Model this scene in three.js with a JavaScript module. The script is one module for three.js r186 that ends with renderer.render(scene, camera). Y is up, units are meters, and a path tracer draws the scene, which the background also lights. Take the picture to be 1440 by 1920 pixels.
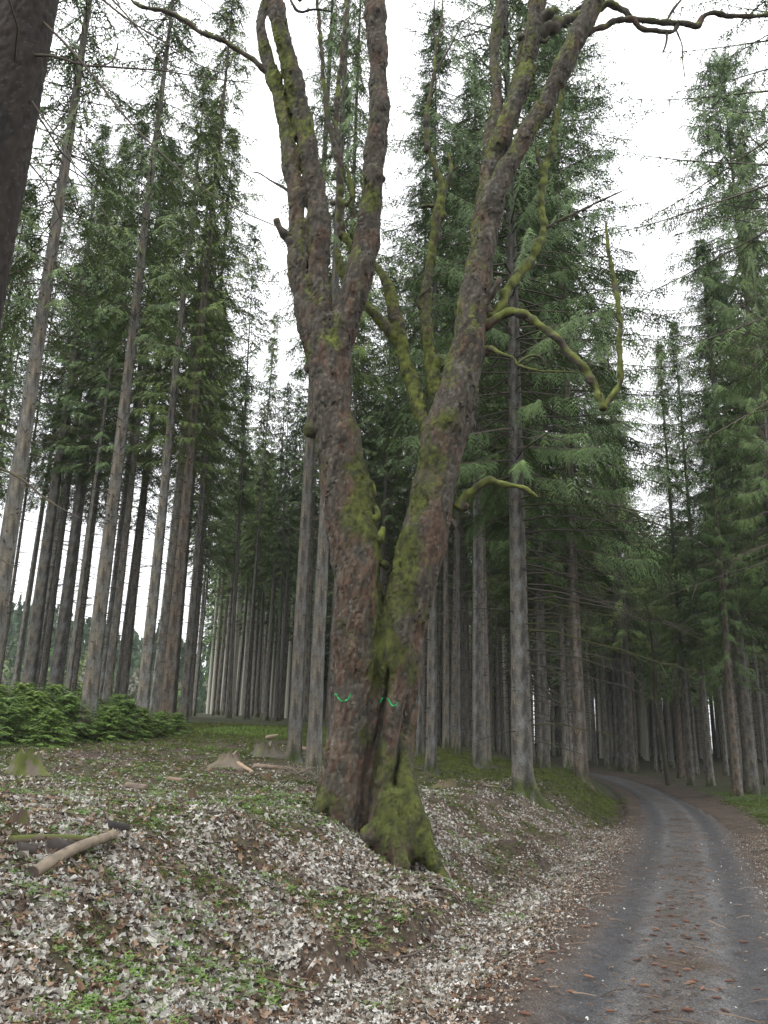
import * as THREE from 'three';
import { ImprovedNoise } from 'three/addons/math/ImprovedNoise.js';
import { mergeGeometries } from 'three/addons/utils/BufferGeometryUtils.js';

// ---------------------------------------------------------------- camera, sky, sun, exposure
const scene = new THREE.Scene();
const F = 1550;                                            // focal length in pixels of the 1440 x 1920 photograph
const camera = new THREE.PerspectiveCamera(2 * Math.atan(960 / F) * 180 / Math.PI, 0.75, 0.1, 1500);
camera.position.set(0, 2.1, 0);
camera.rotation.order = 'YXZ';
camera.rotation.set(0.2766, 0, 0.024);
camera.updateMatrixWorld(true);
scene.add(camera);
const renderer = new THREE.WebGLRenderer({ antialias: true });
renderer.toneMapping = THREE.LinearToneMapping;
renderer.toneMappingExposure = 2.55;
renderer.shadowMap.enabled = true;
const SUN_DIR = new THREE.Vector3(-0.42, 0.86, 0.30).normalize();
const sun = new THREE.DirectionalLight(new THREE.Color(1, 0.97, 0.92), 0.55);
sun.position.copy(SUN_DIR).multiplyScalar(120);
sun.target.position.set(0, 0, -20);
sun.position.add(sun.target.position);
sun.castShadow = true; sun.shadow.radius = 45;
Object.assign(sun.shadow.camera, { left: -70, right: 70, top: 70, bottom: -70, near: 1, far: 300 });
sun.shadow.mapSize.set(4096, 4096);
scene.add(sun, sun.target);
scene.fog = new THREE.FogExp2(new THREE.Color(0.86, 0.91, 0.93), 0.00035);
const IN = new ImprovedNoise();
function fbm(x, y, z, oct = 4) { let s = 0, a = 0.5, f = 1; for (let i = 0; i < oct; i++) { s += a * IN.noise(x * f + 13.7 * i, y * f + 5.1 * i, z * f - 9.3 * i); a *= 0.5; f *= 2.03; } return s; }
const clamp = (x, a = 0, b = 1) => Math.min(b, Math.max(a, x));
const sst = (x, a, b) => { const t = clamp((x - a) / (b - a)); return t * t * (3 - 2 * t); };
const mixn = (a, b, t) => a + (b - a) * t;
function rng(seed) { let s = seed >>> 0; return () => { s = (s + 0x6d2b79f5) | 0; let t = Math.imul(s ^ (s >>> 15), 1 | s); t = (t + Math.imul(t ^ (t >>> 7), 61 | t)) ^ t; return ((t ^ (t >>> 14)) >>> 0) / 4294967296; }; }
{ // an even, bright overcast sky with soft cloud structure
  const W = 512, Hh = 256, d = new Float32Array(W * Hh * 4);
  for (let y = 0; y < Hh; y++) for (let x = 0; x < W; x++) {
    const up = ((y + 0.5) / Hh - 0.5) * Math.PI, ro = (x + 0.5) / W * 2 * Math.PI, i = (y * W + x) * 4;
    const X = Math.cos(up) * Math.cos(ro), Y = Math.sin(up), Z = Math.cos(up) * Math.sin(ro);
    const c = fbm(X * 2.2, Y * 4.5 + 3, Z * 2.2, 5), v = (0.66 + 0.40 * Math.max(0, Y)) * (1 + 0.22 * c);
    d[i] = v * 0.985; d[i + 1] = v * 1.0; d[i + 2] = v * 1.03; d[i + 3] = 1;
  }
  const t = new THREE.DataTexture(d, W, Hh, THREE.RGBAFormat, THREE.FloatType);
  t.mapping = THREE.EquirectangularReflectionMapping; t.magFilter = THREE.LinearFilter; t.needsUpdate = true;
  scene.background = t; scene.environment = t;
}

// ---------------------------------------------------------------- helpers
const V = (x, y, z) => new THREE.Vector3(x, y, z);
const C = (r, g, b) => new THREE.Color().setRGB(r, g, b);
const used = {};
function numbered(name) { const n = used[name] = (used[name] ?? -1) + 1; return n ? `${name}_${String(n).padStart(3, '0')}` : name; }
function tag(o, label, category, group, kind) { if (label) o.userData.label = label; if (category) o.userData.category = category; if (group) o.userData.group = group; if (kind) o.userData.kind = kind; return o; }
function top(o, name) { o.name = numbered(name); scene.add(o); return o; }
function part(parent, name, geo, mat) { const m = new THREE.Mesh(geo, mat); m.name = name; m.castShadow = m.receiveShadow = true; parent.add(m); return m; }
const CAM = camera.position.clone(), FWD = camera.getWorldDirection(V(0, 0, 0));
const rayDir = (px, py) => V((px - 720) / F, (960 - py) / F, -1).applyEuler(camera.rotation);
function atD(px, py, D) { const d = rayDir(px, py); return CAM.clone().addScaledVector(d, D / -d.z); }        // the point seen there, D metres in front
const optical = (p) => p.clone().sub(CAM).dot(FWD);
function toPixel(p) { const q = p.clone().applyMatrix4(camera.matrixWorldInverse); return [720 + F * q.x / -q.z, 960 - F * q.y / -q.z, -q.z]; }

class Buf {                                                   // collects triangles with colours
  constructor() { this.p = []; this.c = []; this.uv = []; this.n = []; }
  tri(a, b, c, col) { this.p.push(a[0], a[1], a[2], b[0], b[1], b[2], c[0], c[1], c[2]); if (col) for (let i = 0; i < 3; i++) this.c.push(col[0], col[1], col[2]); }
  geo() {
    const g = new THREE.BufferGeometry();
    g.setAttribute('position', new THREE.BufferAttribute(new Float32Array(this.p), 3));
    if (this.c.length) g.setAttribute('color', new THREE.BufferAttribute(new Float32Array(this.c), 3));
    return g;
  }
}
// a bent tapering tube through points; rad and col are functions of (t, angle, point, normal)
function tube(pts, rad, { seg = 8, rings = 0, col = null, uvS = null, caps = true } = {}) {
  const curve = pts.length > 2 ? new THREE.CatmullRomCurve3(pts, false, 'centripetal') : new THREE.LineCurve3(pts[0], pts[1]);
  const n = rings || Math.max(2, pts.length * 3), P = [], N = [], Cc = [], U = [], I = [];
  let T0 = curve.getTangentAt(0), X = Math.abs(T0.y) < 0.9 ? V(0, 1, 0) : V(1, 0, 0);
  X = X.cross(T0).normalize();
  const L = curve.getLength();
  for (let i = 0; i <= n; i++) {
    const t = i / n, c = curve.getPointAt(t), T = curve.getTangentAt(t);
    X.addScaledVector(T, -X.dot(T)).normalize();
    const Y = T.clone().cross(X);
    for (let k = 0; k <= seg; k++) {
      const a = (k % seg) / seg * Math.PI * 2, d = X.clone().multiplyScalar(Math.cos(a)).addScaledVector(Y, Math.sin(a));
      const p0 = c.clone().addScaledVector(d, 0.001), r = rad(t, a, p0, d), p = c.clone().addScaledVector(d, r);
      P.push(p.x, p.y, p.z); N.push(d.x, d.y, d.z);
      if (col) { const q = col(t, a, p, d); Cc.push(q[0], q[1], q[2]); }
      if (uvS) U.push(k / seg * uvS[0], t * L * uvS[1]);
    }
  }
  const w = seg + 1;
  for (let i = 0; i < n; i++) for (let k = 0; k < seg; k++) { const a = i * w + k, b = a + 1, d = a + w, e = d + 1; I.push(a, b, d, b, e, d); }
  if (caps) for (const i of [0, n]) { const c = curve.getPointAt(i / n), at = P.length / 3; P.push(c.x, c.y, c.z); const T = curve.getTangentAt(i / n).multiplyScalar(i ? 1 : -1); N.push(T.x, T.y, T.z); if (col) Cc.push(...col(i / n, 0, c, T)); if (uvS) U.push(0, 0); for (let k = 0; k < seg; k++) { const a = i * w + k; i ? I.push(a, a + 1, at) : I.push(a + 1, a, at); } }
  const g = new THREE.BufferGeometry();
  g.setAttribute('position', new THREE.Float32BufferAttribute(P, 3));
  if (col) g.setAttribute('color', new THREE.Float32BufferAttribute(Cc, 3));
  if (uvS) g.setAttribute('uv', new THREE.Float32BufferAttribute(U, 2));
  g.setIndex(I); g.computeVertexNormals();
  const nn = g.attributes.normal;                              // close the shading seam
  for (let i = 0; i <= n; i++) nn.setXYZ(i * w + seg, nn.getX(i * w), nn.getY(i * w), nn.getZ(i * w));
  return g;
}
// a limp, thin rod of 3 sides, appended to a Buf
function rod(b, pts, r0, r1, col, sides = 3) {
  let prev = null; const n = pts.length - 1;
  for (let i = 0; i <= n; i++) {
    const p = pts[i], q = pts[Math.min(n, i + 1)], o = pts[Math.max(0, i - 1)]; let tx = q[0] - o[0], ty = q[1] - o[1], tz = q[2] - o[2]; const l = Math.hypot(tx, ty, tz) || 1; tx /= l; ty /= l; tz /= l;
    let ux = -tz, uy = 0, uz = tx; const ul = Math.hypot(ux, uz) || 1; if (ul < 0.05) { ux = 1; uz = 0; } else { ux /= ul; uz /= ul; }
    const vx = ty * uz - tz * uy, vy = tz * ux - tx * uz, vz = tx * uy - ty * ux, r = mixn(r0, r1, i / n), ring = [];
    for (let k = 0; k < sides; k++) { const a = k / sides * 6.283 + 0.5, c = Math.cos(a) * r, s = Math.sin(a) * r; ring.push([p[0] + ux * c + vx * s, p[1] + uy * c + vy * s, p[2] + uz * c + vz * s]); }
    if (prev) for (let k = 0; k < sides; k++) { const e = (k + 1) % sides; b.tri(prev[k], prev[e], ring[k], col); b.tri(prev[e], ring[e], ring[k], col); }
    prev = ring;
  }
}
// ---------------------------------------------------------------- tileable textures
function hash2(x, y, s) { let h = Math.imul(x, 374761393) ^ Math.imul(y, 668265263) ^ Math.imul(s, 1274126177); h = Math.imul(h ^ (h >>> 13), 1274126177); return ((h ^ (h >>> 16)) >>> 0) / 4294967296; }
function tnoise(u, v, px, py, s) { const x = u * px, y = v * py, ix = Math.floor(x), iy = Math.floor(y), fx = x - ix, fy = y - iy, sx = fx * fx * (3 - 2 * fx), sy = fy * fy * (3 - 2 * fy), m = (a, n) => ((a % n) + n) % n, h = (a, b) => hash2(m(a, px), m(b, py), s); return mixn(mixn(h(ix, iy), h(ix + 1, iy), sx), mixn(h(ix, iy + 1), h(ix + 1, iy + 1), sx), sy); }
function tfbm(u, v, px, py, s, o = 4) { let r = 0, a = 0.5; for (let i = 0; i < o; i++) { r += a * tnoise(u, v, px << i, py << i, s + i * 17); a *= 0.5; } return r; }
function tworley(u, v, px, py, s) { const x = u * px, y = v * py, ix = Math.floor(x), iy = Math.floor(y), m = (a, n) => ((a % n) + n) % n; let d1 = 9, d2 = 9, id = 0; for (let a = -1; a <= 1; a++) for (let b = -1; b <= 1; b++) { const cx = ix + a, cy = iy + b, h = hash2(m(cx, px), m(cy, py), s), k = hash2(m(cx, px), m(cy, py), s + 91), dx = cx + h - x, dy = cy + k - y, d = Math.sqrt(dx * dx + dy * dy); if (d < d1) { d2 = d1; d1 = d; id = hash2(m(cx, px), m(cy, py), s + 7); } else if (d < d2) d2 = d; } return [d1, d2 - d1, id]; }
function tex(n, f, srgb) {
  const d = new Uint8Array(n * n * 4);
  for (let y = 0; y < n; y++) for (let x = 0; x < n; x++) { const c = f((x + 0.5) / n, (y + 0.5) / n), i = (y * n + x) * 4; for (let k = 0; k < 3; k++) d[i + k] = clamp(Array.isArray(c) ? c[k] : c) * 255; d[i + 3] = 255; }
  const t = new THREE.DataTexture(d, n, n, THREE.RGBAFormat); t.wrapS = t.wrapT = THREE.RepeatWrapping; t.magFilter = THREE.LinearFilter; t.colorSpace = srgb ? THREE.SRGBColorSpace : THREE.NoColorSpace; t.needsUpdate = true; return t;
}
// ---------------------------------------------------------------- terrain
const roadCurve = new THREE.CatmullRomCurve3([[-7.4, 18], [-3.8, 8], [-0.6, 0], [2.41, -7.55], [3.76, -11.07], [5.86, -16.87], [8.3, -23.9], [10.35, -30.6], [12.6, -40.3], [13.9, -48.5], [14.6, -58], [12.5, -70], [5, -86], [-8, -100]].map(([x, z]) => V(x, 0, z)));
const ROAD_N = 240, roadPts = roadCurve.getSpacedPoints(ROAD_N), roadLen = roadCurve.getLength(), RX = roadPts.map((p) => p.x), RZ = roadPts.map((p) => p.z);
let ROAD_T0 = 0; { let best = 1e9; roadPts.forEach((p, i) => { const d = p.x * p.x + p.z * p.z; if (d < best) { best = d; ROAD_T0 = i * roadLen / ROAD_N; } }); }
function road(x, z) {                                         // [signed distance, left positive; metres along the road from the camera]
  let bi = 0, bd = 1e9;
  for (let i = 0; i <= ROAD_N; i += 6) { const dx = x - RX[i], dz = z - RZ[i], d = dx * dx + dz * dz; if (d < bd) { bd = d; bi = i; } }
  let s = 0, t = 0; bd = 1e9;
  for (let i = Math.max(0, bi - 7); i < Math.min(ROAD_N, bi + 7); i++) {
    const ex = RX[i + 1] - RX[i], ez = RZ[i + 1] - RZ[i], l2 = ex * ex + ez * ez, u = clamp(((x - RX[i]) * ex + (z - RZ[i]) * ez) / l2), dx = x - RX[i] - ex * u, dz = z - RZ[i] - ez * u, d = dx * dx + dz * dz;
    if (d < bd) { bd = d; s = Math.sqrt(d) * Math.sign(ez * dx - ex * dz); t = (i + u) * roadLen / ROAD_N; }
  }
  return [s, t - ROAD_T0];
}
const roadY = (t) => { const a = Math.max(0, t - 19); return 0.018 * a * a / (a + 6); };
const footAt = (t) => (t < 14 ? mixn(3.15, 2.7, clamp((t - 8) / 6)) : t < 23 ? mixn(2.7, 2.4, (t - 14) / 9) : mixn(2.4, 1.2, clamp((t - 23) / 22))) + 0.16 * IN.noise(t * 0.35, 7.7, 1.2);
function H(x, z, fine = true) {
  const [s, t] = road(x, z), ry = roadY(t);
  let h = ry;
  if (s > 0) {
    const foot = footAt(t), w = mixn(3.3, 2.3, sst(t, 16, 30)), q = clamp((s - foot) / w), bh = mixn(mixn(1.32, 1.22, sst(t, 14, 26)), 0.7, sst(t, 38, 60));
    const cut = 0.40 * (1 - 0.75 * Math.exp(-Math.pow((t - 14.3) / 1.8, 2))) * (0.55 + 1.4 * IN.noise(t * 0.9, 3.3, 8.1)) * (1 - sst(t, 20, 26)); h += -0.15 * sst(s, 1.5, Math.max(1.7, foot - 0.25)) + Math.max(0, cut) * sst(s, foot - 0.10, foot + 0.12) * (1 - sst(s, foot + 0.4, foot + 1.7)) + bh * mixn(q * q * (3 - 2 * q), 1 - Math.pow(1 - q, 1.7), 0.12);
    const out = Math.max(0, s - foot - w);
    h += 1.0 * (1 - Math.exp(-0.025 * out)) + sst(out, 0.3, 5) * mixn(1, 0.42, sst(x, -2, 1.5)) * 2.9 * (1 - Math.exp(-0.078 * Math.max(0, -z - 15) / 2.9));
  } else {
    const out = Math.max(0, -s - 1.7);
    h += -0.15 * sst(t, 26, 40) * sst(out, 1, 6) + 1.8 * (1 - Math.exp(-0.055 * out / 1.8));
  }
  const rough = sst(Math.abs(s), 1.4, 2.6);
  h += rough * (0.10 * IN.noise(x * 0.45, 0.3, z * 0.45) + 0.11 * IN.noise(x * 0.95 + 3, 1.3, z * 0.95) * sst(s, 2.2, 3.2) * (1 - sst(s, 6, 8)));
  if (fine) { const r = Math.hypot(x, z); if (r < 60) h += rough * (0.055 * fbm(x * 1.7, 2.2, z * 1.7, 3) + 0.022 * IN.noise(x * 7, 4, z * 7) + 0.05 * Math.max(0, 0.25 - Math.abs(IN.noise(x * 2.3 + 5, 6, z * 2.3)))) * (1 + 1.1 * sst(s, 2.2, 3.0) * (1 - sst(s, 5.0, 6.2))); }
  const hx = (x + 150) / 90, hz = (z + 255) / 80;                          // the wooded hill across the valley
  h += 31 * Math.exp(-(hx * hx + hz * hz) * 1.2) * sst(Math.hypot(x, z), 70, 130);
  return h;
}
function onGround(px, py) { const d = rayDir(px, py).normalize(); let t = 2, last = 2; for (; t < 200; t *= 1.012) { const p = CAM.clone().addScaledVector(d, t); if (p.y < H(p.x, p.z)) break; last = t; } for (let k = 0; k < 12; k++) { const m = (last + t) / 2, p = CAM.clone().addScaledVector(d, m); if (p.y < H(p.x, p.z)) t = m; else last = m; } return CAM.clone().addScaledVector(d, t); }

// how much pale litter, moss and turf lies at a place
function cover(x, z) {
  const [s, t] = road(x, z), n1 = fbm(x * 0.55, 1, z * 0.55, 3), n2 = fbm(x * 1.6, 9, z * 1.6, 3), n3 = fbm(x * 0.22, 5, z * 0.22, 2);
  let litter = 0, moss = 0, turf = 0, dirt = 0;
  if (s > 1.25) {
    const foot = footAt(t), bank = sst(s, foot - 0.3, foot + 0.4) * (1 - sst(s, foot + 2.4, foot + 4));
    const verge = sst(s, 1.15, 2.1) * (1 - sst(s, foot, foot + 0.5));
    const flat = sst(s, foot + 1.9, foot + 3.2);
    const n4 = fbm(x * 1.15 + 21, 4, z * 1.15, 3), near = 1 - sst(t, 15, 24), far = sst(t, 24, 31);
    litter = Math.max(verge * (0.75 - 0.3 * far), bank * (0.95 - 0.85 * far), flat * mixn(0.62, 0.10, sst(Math.hypot(x, z), 15, 27)));
    litter *= clamp(0.9 + n1 * 1.0 + n2 * 0.6) * mixn(0.24 + 0.5 * verge, 1, sst(n4, -0.17, 0.08));
    moss = flat * clamp(0.38 + 0.45 * far + n1 * 2.0 + n3) + bank * far * 0.95 + bank * sst(-n4 + n2 * 0.4, 0.02, 0.2) * 0.55;
    turf = flat * clamp(0.1 + n3 * 2.4 + n2 * 0.8) * sst(Math.hypot(x, z), 9, 15);
    const cutBare = 1 - 0.75 * sst(s, foot - 0.12, foot) * (1 - sst(s, foot + 0.22, foot + 0.45)) * sst(n1 + 0.6 * n4, -0.25, 0.05); litter *= cutBare; moss *= cutBare;
    dirt = bank * clamp(-n2 * 1.6 + 0.1) + verge * 0.4;
    litter += near * bank * 0.1;
  } else if (s < -1.25) {
    const o = -s;
    litter = sst(o, 1.7, 2.4) * (1 - sst(o, 4.5, 8)) * clamp(0.55 + n1 * 2) * (1 - 0.5 * sst(t, 14, 26));
    moss = sst(o, 2.0, 3.0) * clamp(0.6 + n1 * 2.4) * sst(t, 14, 22);
    turf = sst(o, 2.2, 3.0) * (1 - sst(o, 5, 7)) * sst(t, 24, 30) * (1 - sst(t, 44, 54));
    dirt = 0.5;
  }
  return { s, t, litter: clamp(litter), moss: clamp(moss), turf: clamp(turf), dirt: clamp(dirt), n1, n2 };
}
const soilMap = tex(512, (u, v) => { const w = tworley(u, v, 46, 46, 3), f = tfbm(u, v, 8, 8, 5, 5), k = 0.55 + 0.45 * f + 0.35 * (w[2] - 0.5); return [k, k * 0.97, k * 0.93]; }, true);
const soilBump = tex(512, (u, v) => { const w = tworley(u, v, 46, 46, 3); return 0.5 * (1 - w[0]) * w[2] + 0.5 * tfbm(u, v, 8, 8, 5, 5); });
const groundMat = new THREE.MeshStandardMaterial({ name: 'forest soil', vertexColors: true, map: soilMap, bumpMap: soilBump, bumpScale: 0.03, roughness: 0.95 });
let groundMesh;
{ // one sheet round the viewer, finer where it lies close and in view
  const angs = [], rads = [];
  for (let i = 0; i <= 330; i++) angs.push(-0.62 + 1.24 * i / 330);
  for (let a = 0.66; a < 2 * Math.PI - 0.63; a += 0.045) angs.push(a);
  for (let r = 0.4; r < 3; r += 0.35) rads.push(r);
  for (let r = 3; r < 900; r *= r < 60 ? 1.0115 : 1.05) rads.push(r);
  const P = [], Cc = [], U = [], I = [], nA = angs.length;
  for (const r of rads) for (const a of angs) {
    const x = r * Math.sin(a), z = -r * Math.cos(a); let h = H(x, z); const cv = cover(x, z);
    { const e = mixn(1.42, 0.85, sst(cv.t, 22, 42)); h -= 0.10 * (1 - sst(Math.abs(cv.s), e - 0.27, e + 0.13)); }
    P.push(x, h, z); U.push(x / 1.3, z / 1.3);
    const soil = [0.062, 0.042, 0.028], needles = [0.12, 0.085, 0.056], mossC = [0.055, 0.078, 0.018], turfC = [0.085, 0.12, 0.022], pale = [0.27, 0.235, 0.2], c = [0, 0, 0];
    const nb = clamp(0.5 + cv.n1 * 1.5), far = sst(r, 14, 40);
    for (let k = 0; k < 3; k++) { let q = mixn(soil[k], needles[k], nb); q = mixn(q, pale[k], cv.litter * 0.55 * sst(cv.n2, -0.25, 0.25)); q = mixn(q, mossC[k], cv.moss * 0.85); q = mixn(q, turfC[k], cv.turf * 0.8); c[k] = q; }
    if (r > 75) { const f = sst(r, 75, 120); for (let k = 0; k < 3; k++) c[k] = mixn(c[k], [0.07, 0.095, 0.045][k], f); }
    Cc.push(...c);
  }
  for (let j = 0; j < rads.length - 1; j++) for (let i = 0; i < nA; i++) { const a = j * nA + i, b = j * nA + (i + 1) % nA, d = a + nA, e = b + nA; I.push(a, d, b, b, d, e); }
  const c0 = P.length / 3; P.push(0, H(0, 0) - 0.1, 0); Cc.push(0.1, 0.07, 0.05); U.push(0, 0);
  for (let i = 0; i < nA; i++) I.push(c0, i, (i + 1) % nA);
  const g = new THREE.BufferGeometry(); g.setAttribute('position', new THREE.Float32BufferAttribute(P, 3)); g.setAttribute('color', new THREE.Float32BufferAttribute(Cc, 3)); g.setAttribute('uv', new THREE.Float32BufferAttribute(U, 2)); g.setIndex(I); g.computeVertexNormals();
  groundMesh = top(new THREE.Mesh(g, groundMat), 'ground'); groundMesh.receiveShadow = true;
  tag(groundMesh, 'leaf strewn forest floor with the bank beside the track', null, null, 'structure');
}
{ // the gravel track
  const nS = 64, step = 0.11, t0 = -3, t1 = 80, P = [], Cc = [], U = [], I = []; let rows = 0;
  for (let t = t0; t <= t1; t += step * (t < 20 ? 1 : 1.8)) {
    const u = (t + ROAD_T0) / roadLen, c = roadCurve.getPointAt(u), T = roadCurve.getTangentAt(u), nx = T.z, nz = -T.x; rows++;
    for (let k = 0; k <= nS; k++) {
      const s = -1.75 + 3.5 * k / nS, x = c.x + nx * s, z = c.z + nz * s, a = Math.abs(s);
      const n1 = fbm(x * 0.9, 3, z * 0.9, 4), n2 = fbm(x * 3.5, 8, z * 3.5, 3), n3 = fbm(s * 3, 20, t * 0.25, 3);
      const edge = mixn(s > 0 ? 1.5 : 1.42, 0.85, sst(t, 22, 42)) + 0.30 * n1 + 0.22 * n2;
      const rut = Math.exp(-Math.pow((a - 0.74) / 0.24, 2));
      const y = roadY(t) + 0.004 + 0.028 * (1 - sst(a, 0.15, 0.5)) - 0.022 * rut + 0.006 * n2 - 0.13 * sst(a, edge - 0.12, edge + 0.25);
      P.push(x, y, z); U.push(x / 0.8, z / 0.8);
      const track = clamp(rut * (1.0 + n3 * 1.2)), brown = clamp(sst(a + (s > 0 ? 0.12 : 0), 0.88, 1.3) * (0.9 + n1 + 0.9 * n2) + (1 - sst(a, 0.2, 0.5)) * clamp(n1 * 1.6 + 0.3 + n2) * 0.65 + clamp(n1 * 2.6 - 0.15 + n2 * 0.8) * 0.7);
      const pale = clamp(Math.exp(-Math.pow((a - 0.40) / 0.10, 2)) * 0.8 + Math.exp(-Math.pow((a - 1.08) / 0.10, 2)) * 0.5 + n3 * 1.2) * 0.6, base = [0.170, 0.161, 0.152], dark = [0.082, 0.081, 0.084], br = [0.135, 0.090, 0.060], pl = [0.29, 0.28, 0.27], gr = [0.075, 0.09, 0.035];
      const green = (1 - sst(a, 0.1, 0.42)) * clamp(fbm(x * 1.3 + 40, 3, z * 1.3, 3) * 2.2 - 0.15);
      for (let q = 0; q < 3; q++) { let v = mixn(base[q], dark[q], track); v = mixn(v, pl[q], pale); v = mixn(v, br[q], brown); v = mixn(v, gr[q], green * 0.6); Cc.push(v); }
    }
  }
  for (let j = 0; j < rows - 1; j++) for (let k = 0; k < nS; k++) { const a = j * (nS + 1) + k, b = a + 1, d = a + nS + 1, e = d + 1; I.push(a, d, b, b, d, e); }
  const g = new THREE.BufferGeometry(); g.setAttribute('position', new THREE.Float32BufferAttribute(P, 3)); g.setAttribute('color', new THREE.Float32BufferAttribute(Cc, 3)); g.setAttribute('uv', new THREE.Float32BufferAttribute(U, 2)); g.setIndex(I); g.computeVertexNormals();
  if (g.attributes.normal.getY(40) < 0) { for (let i = 0; i < I.length; i += 3) [I[i], I[i + 1]] = [I[i + 1], I[i]]; g.setIndex(I); g.computeVertexNormals(); }
  const gm = tex(512, (u, v) => { const w = tworley(u, v, 60, 60, 11), w2 = tworley(u, v, 23, 23, 13), k = 0.5 + 0.5 * w[2] + 0.3 * (tfbm(u, v, 6, 6, 2, 4) - 0.5) + (w2[2] > 0.86 && w2[0] < 0.3 ? 0.35 : 0); return [k * 0.86, k * 0.86, k * 0.87]; }, true);
  const gb = tex(512, (u, v) => { const w = tworley(u, v, 60, 60, 11); return clamp(1 - w[0] * 1.2) * (0.4 + 0.6 * w[2]); });
  const m = top(new THREE.Mesh(g, new THREE.MeshStandardMaterial({ name: 'track gravel', vertexColors: true, map: gm, bumpMap: gb, bumpScale: 0.012, roughness: 0.82 })), 'road'); m.receiveShadow = true;
  tag(m, 'grey gravel forest track with two wheel ruts bending left', null, null, 'structure');
}
// ---------------------------------------------------------------- the old sycamore: one skin over tapered limbs, cut into trunk and limbs
const SYC_D = 14.2;
const sycamore = top(new THREE.Group(), 'sycamore_tree');
tag(sycamore, 'old mossy leafless sycamore forking low into two stems on the bank', 'tree');
const sycBase = V(-0.35, H(-0.35, -SYC_D) - 0.1, -SYC_D);
sycamore.position.copy(sycBase);
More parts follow.
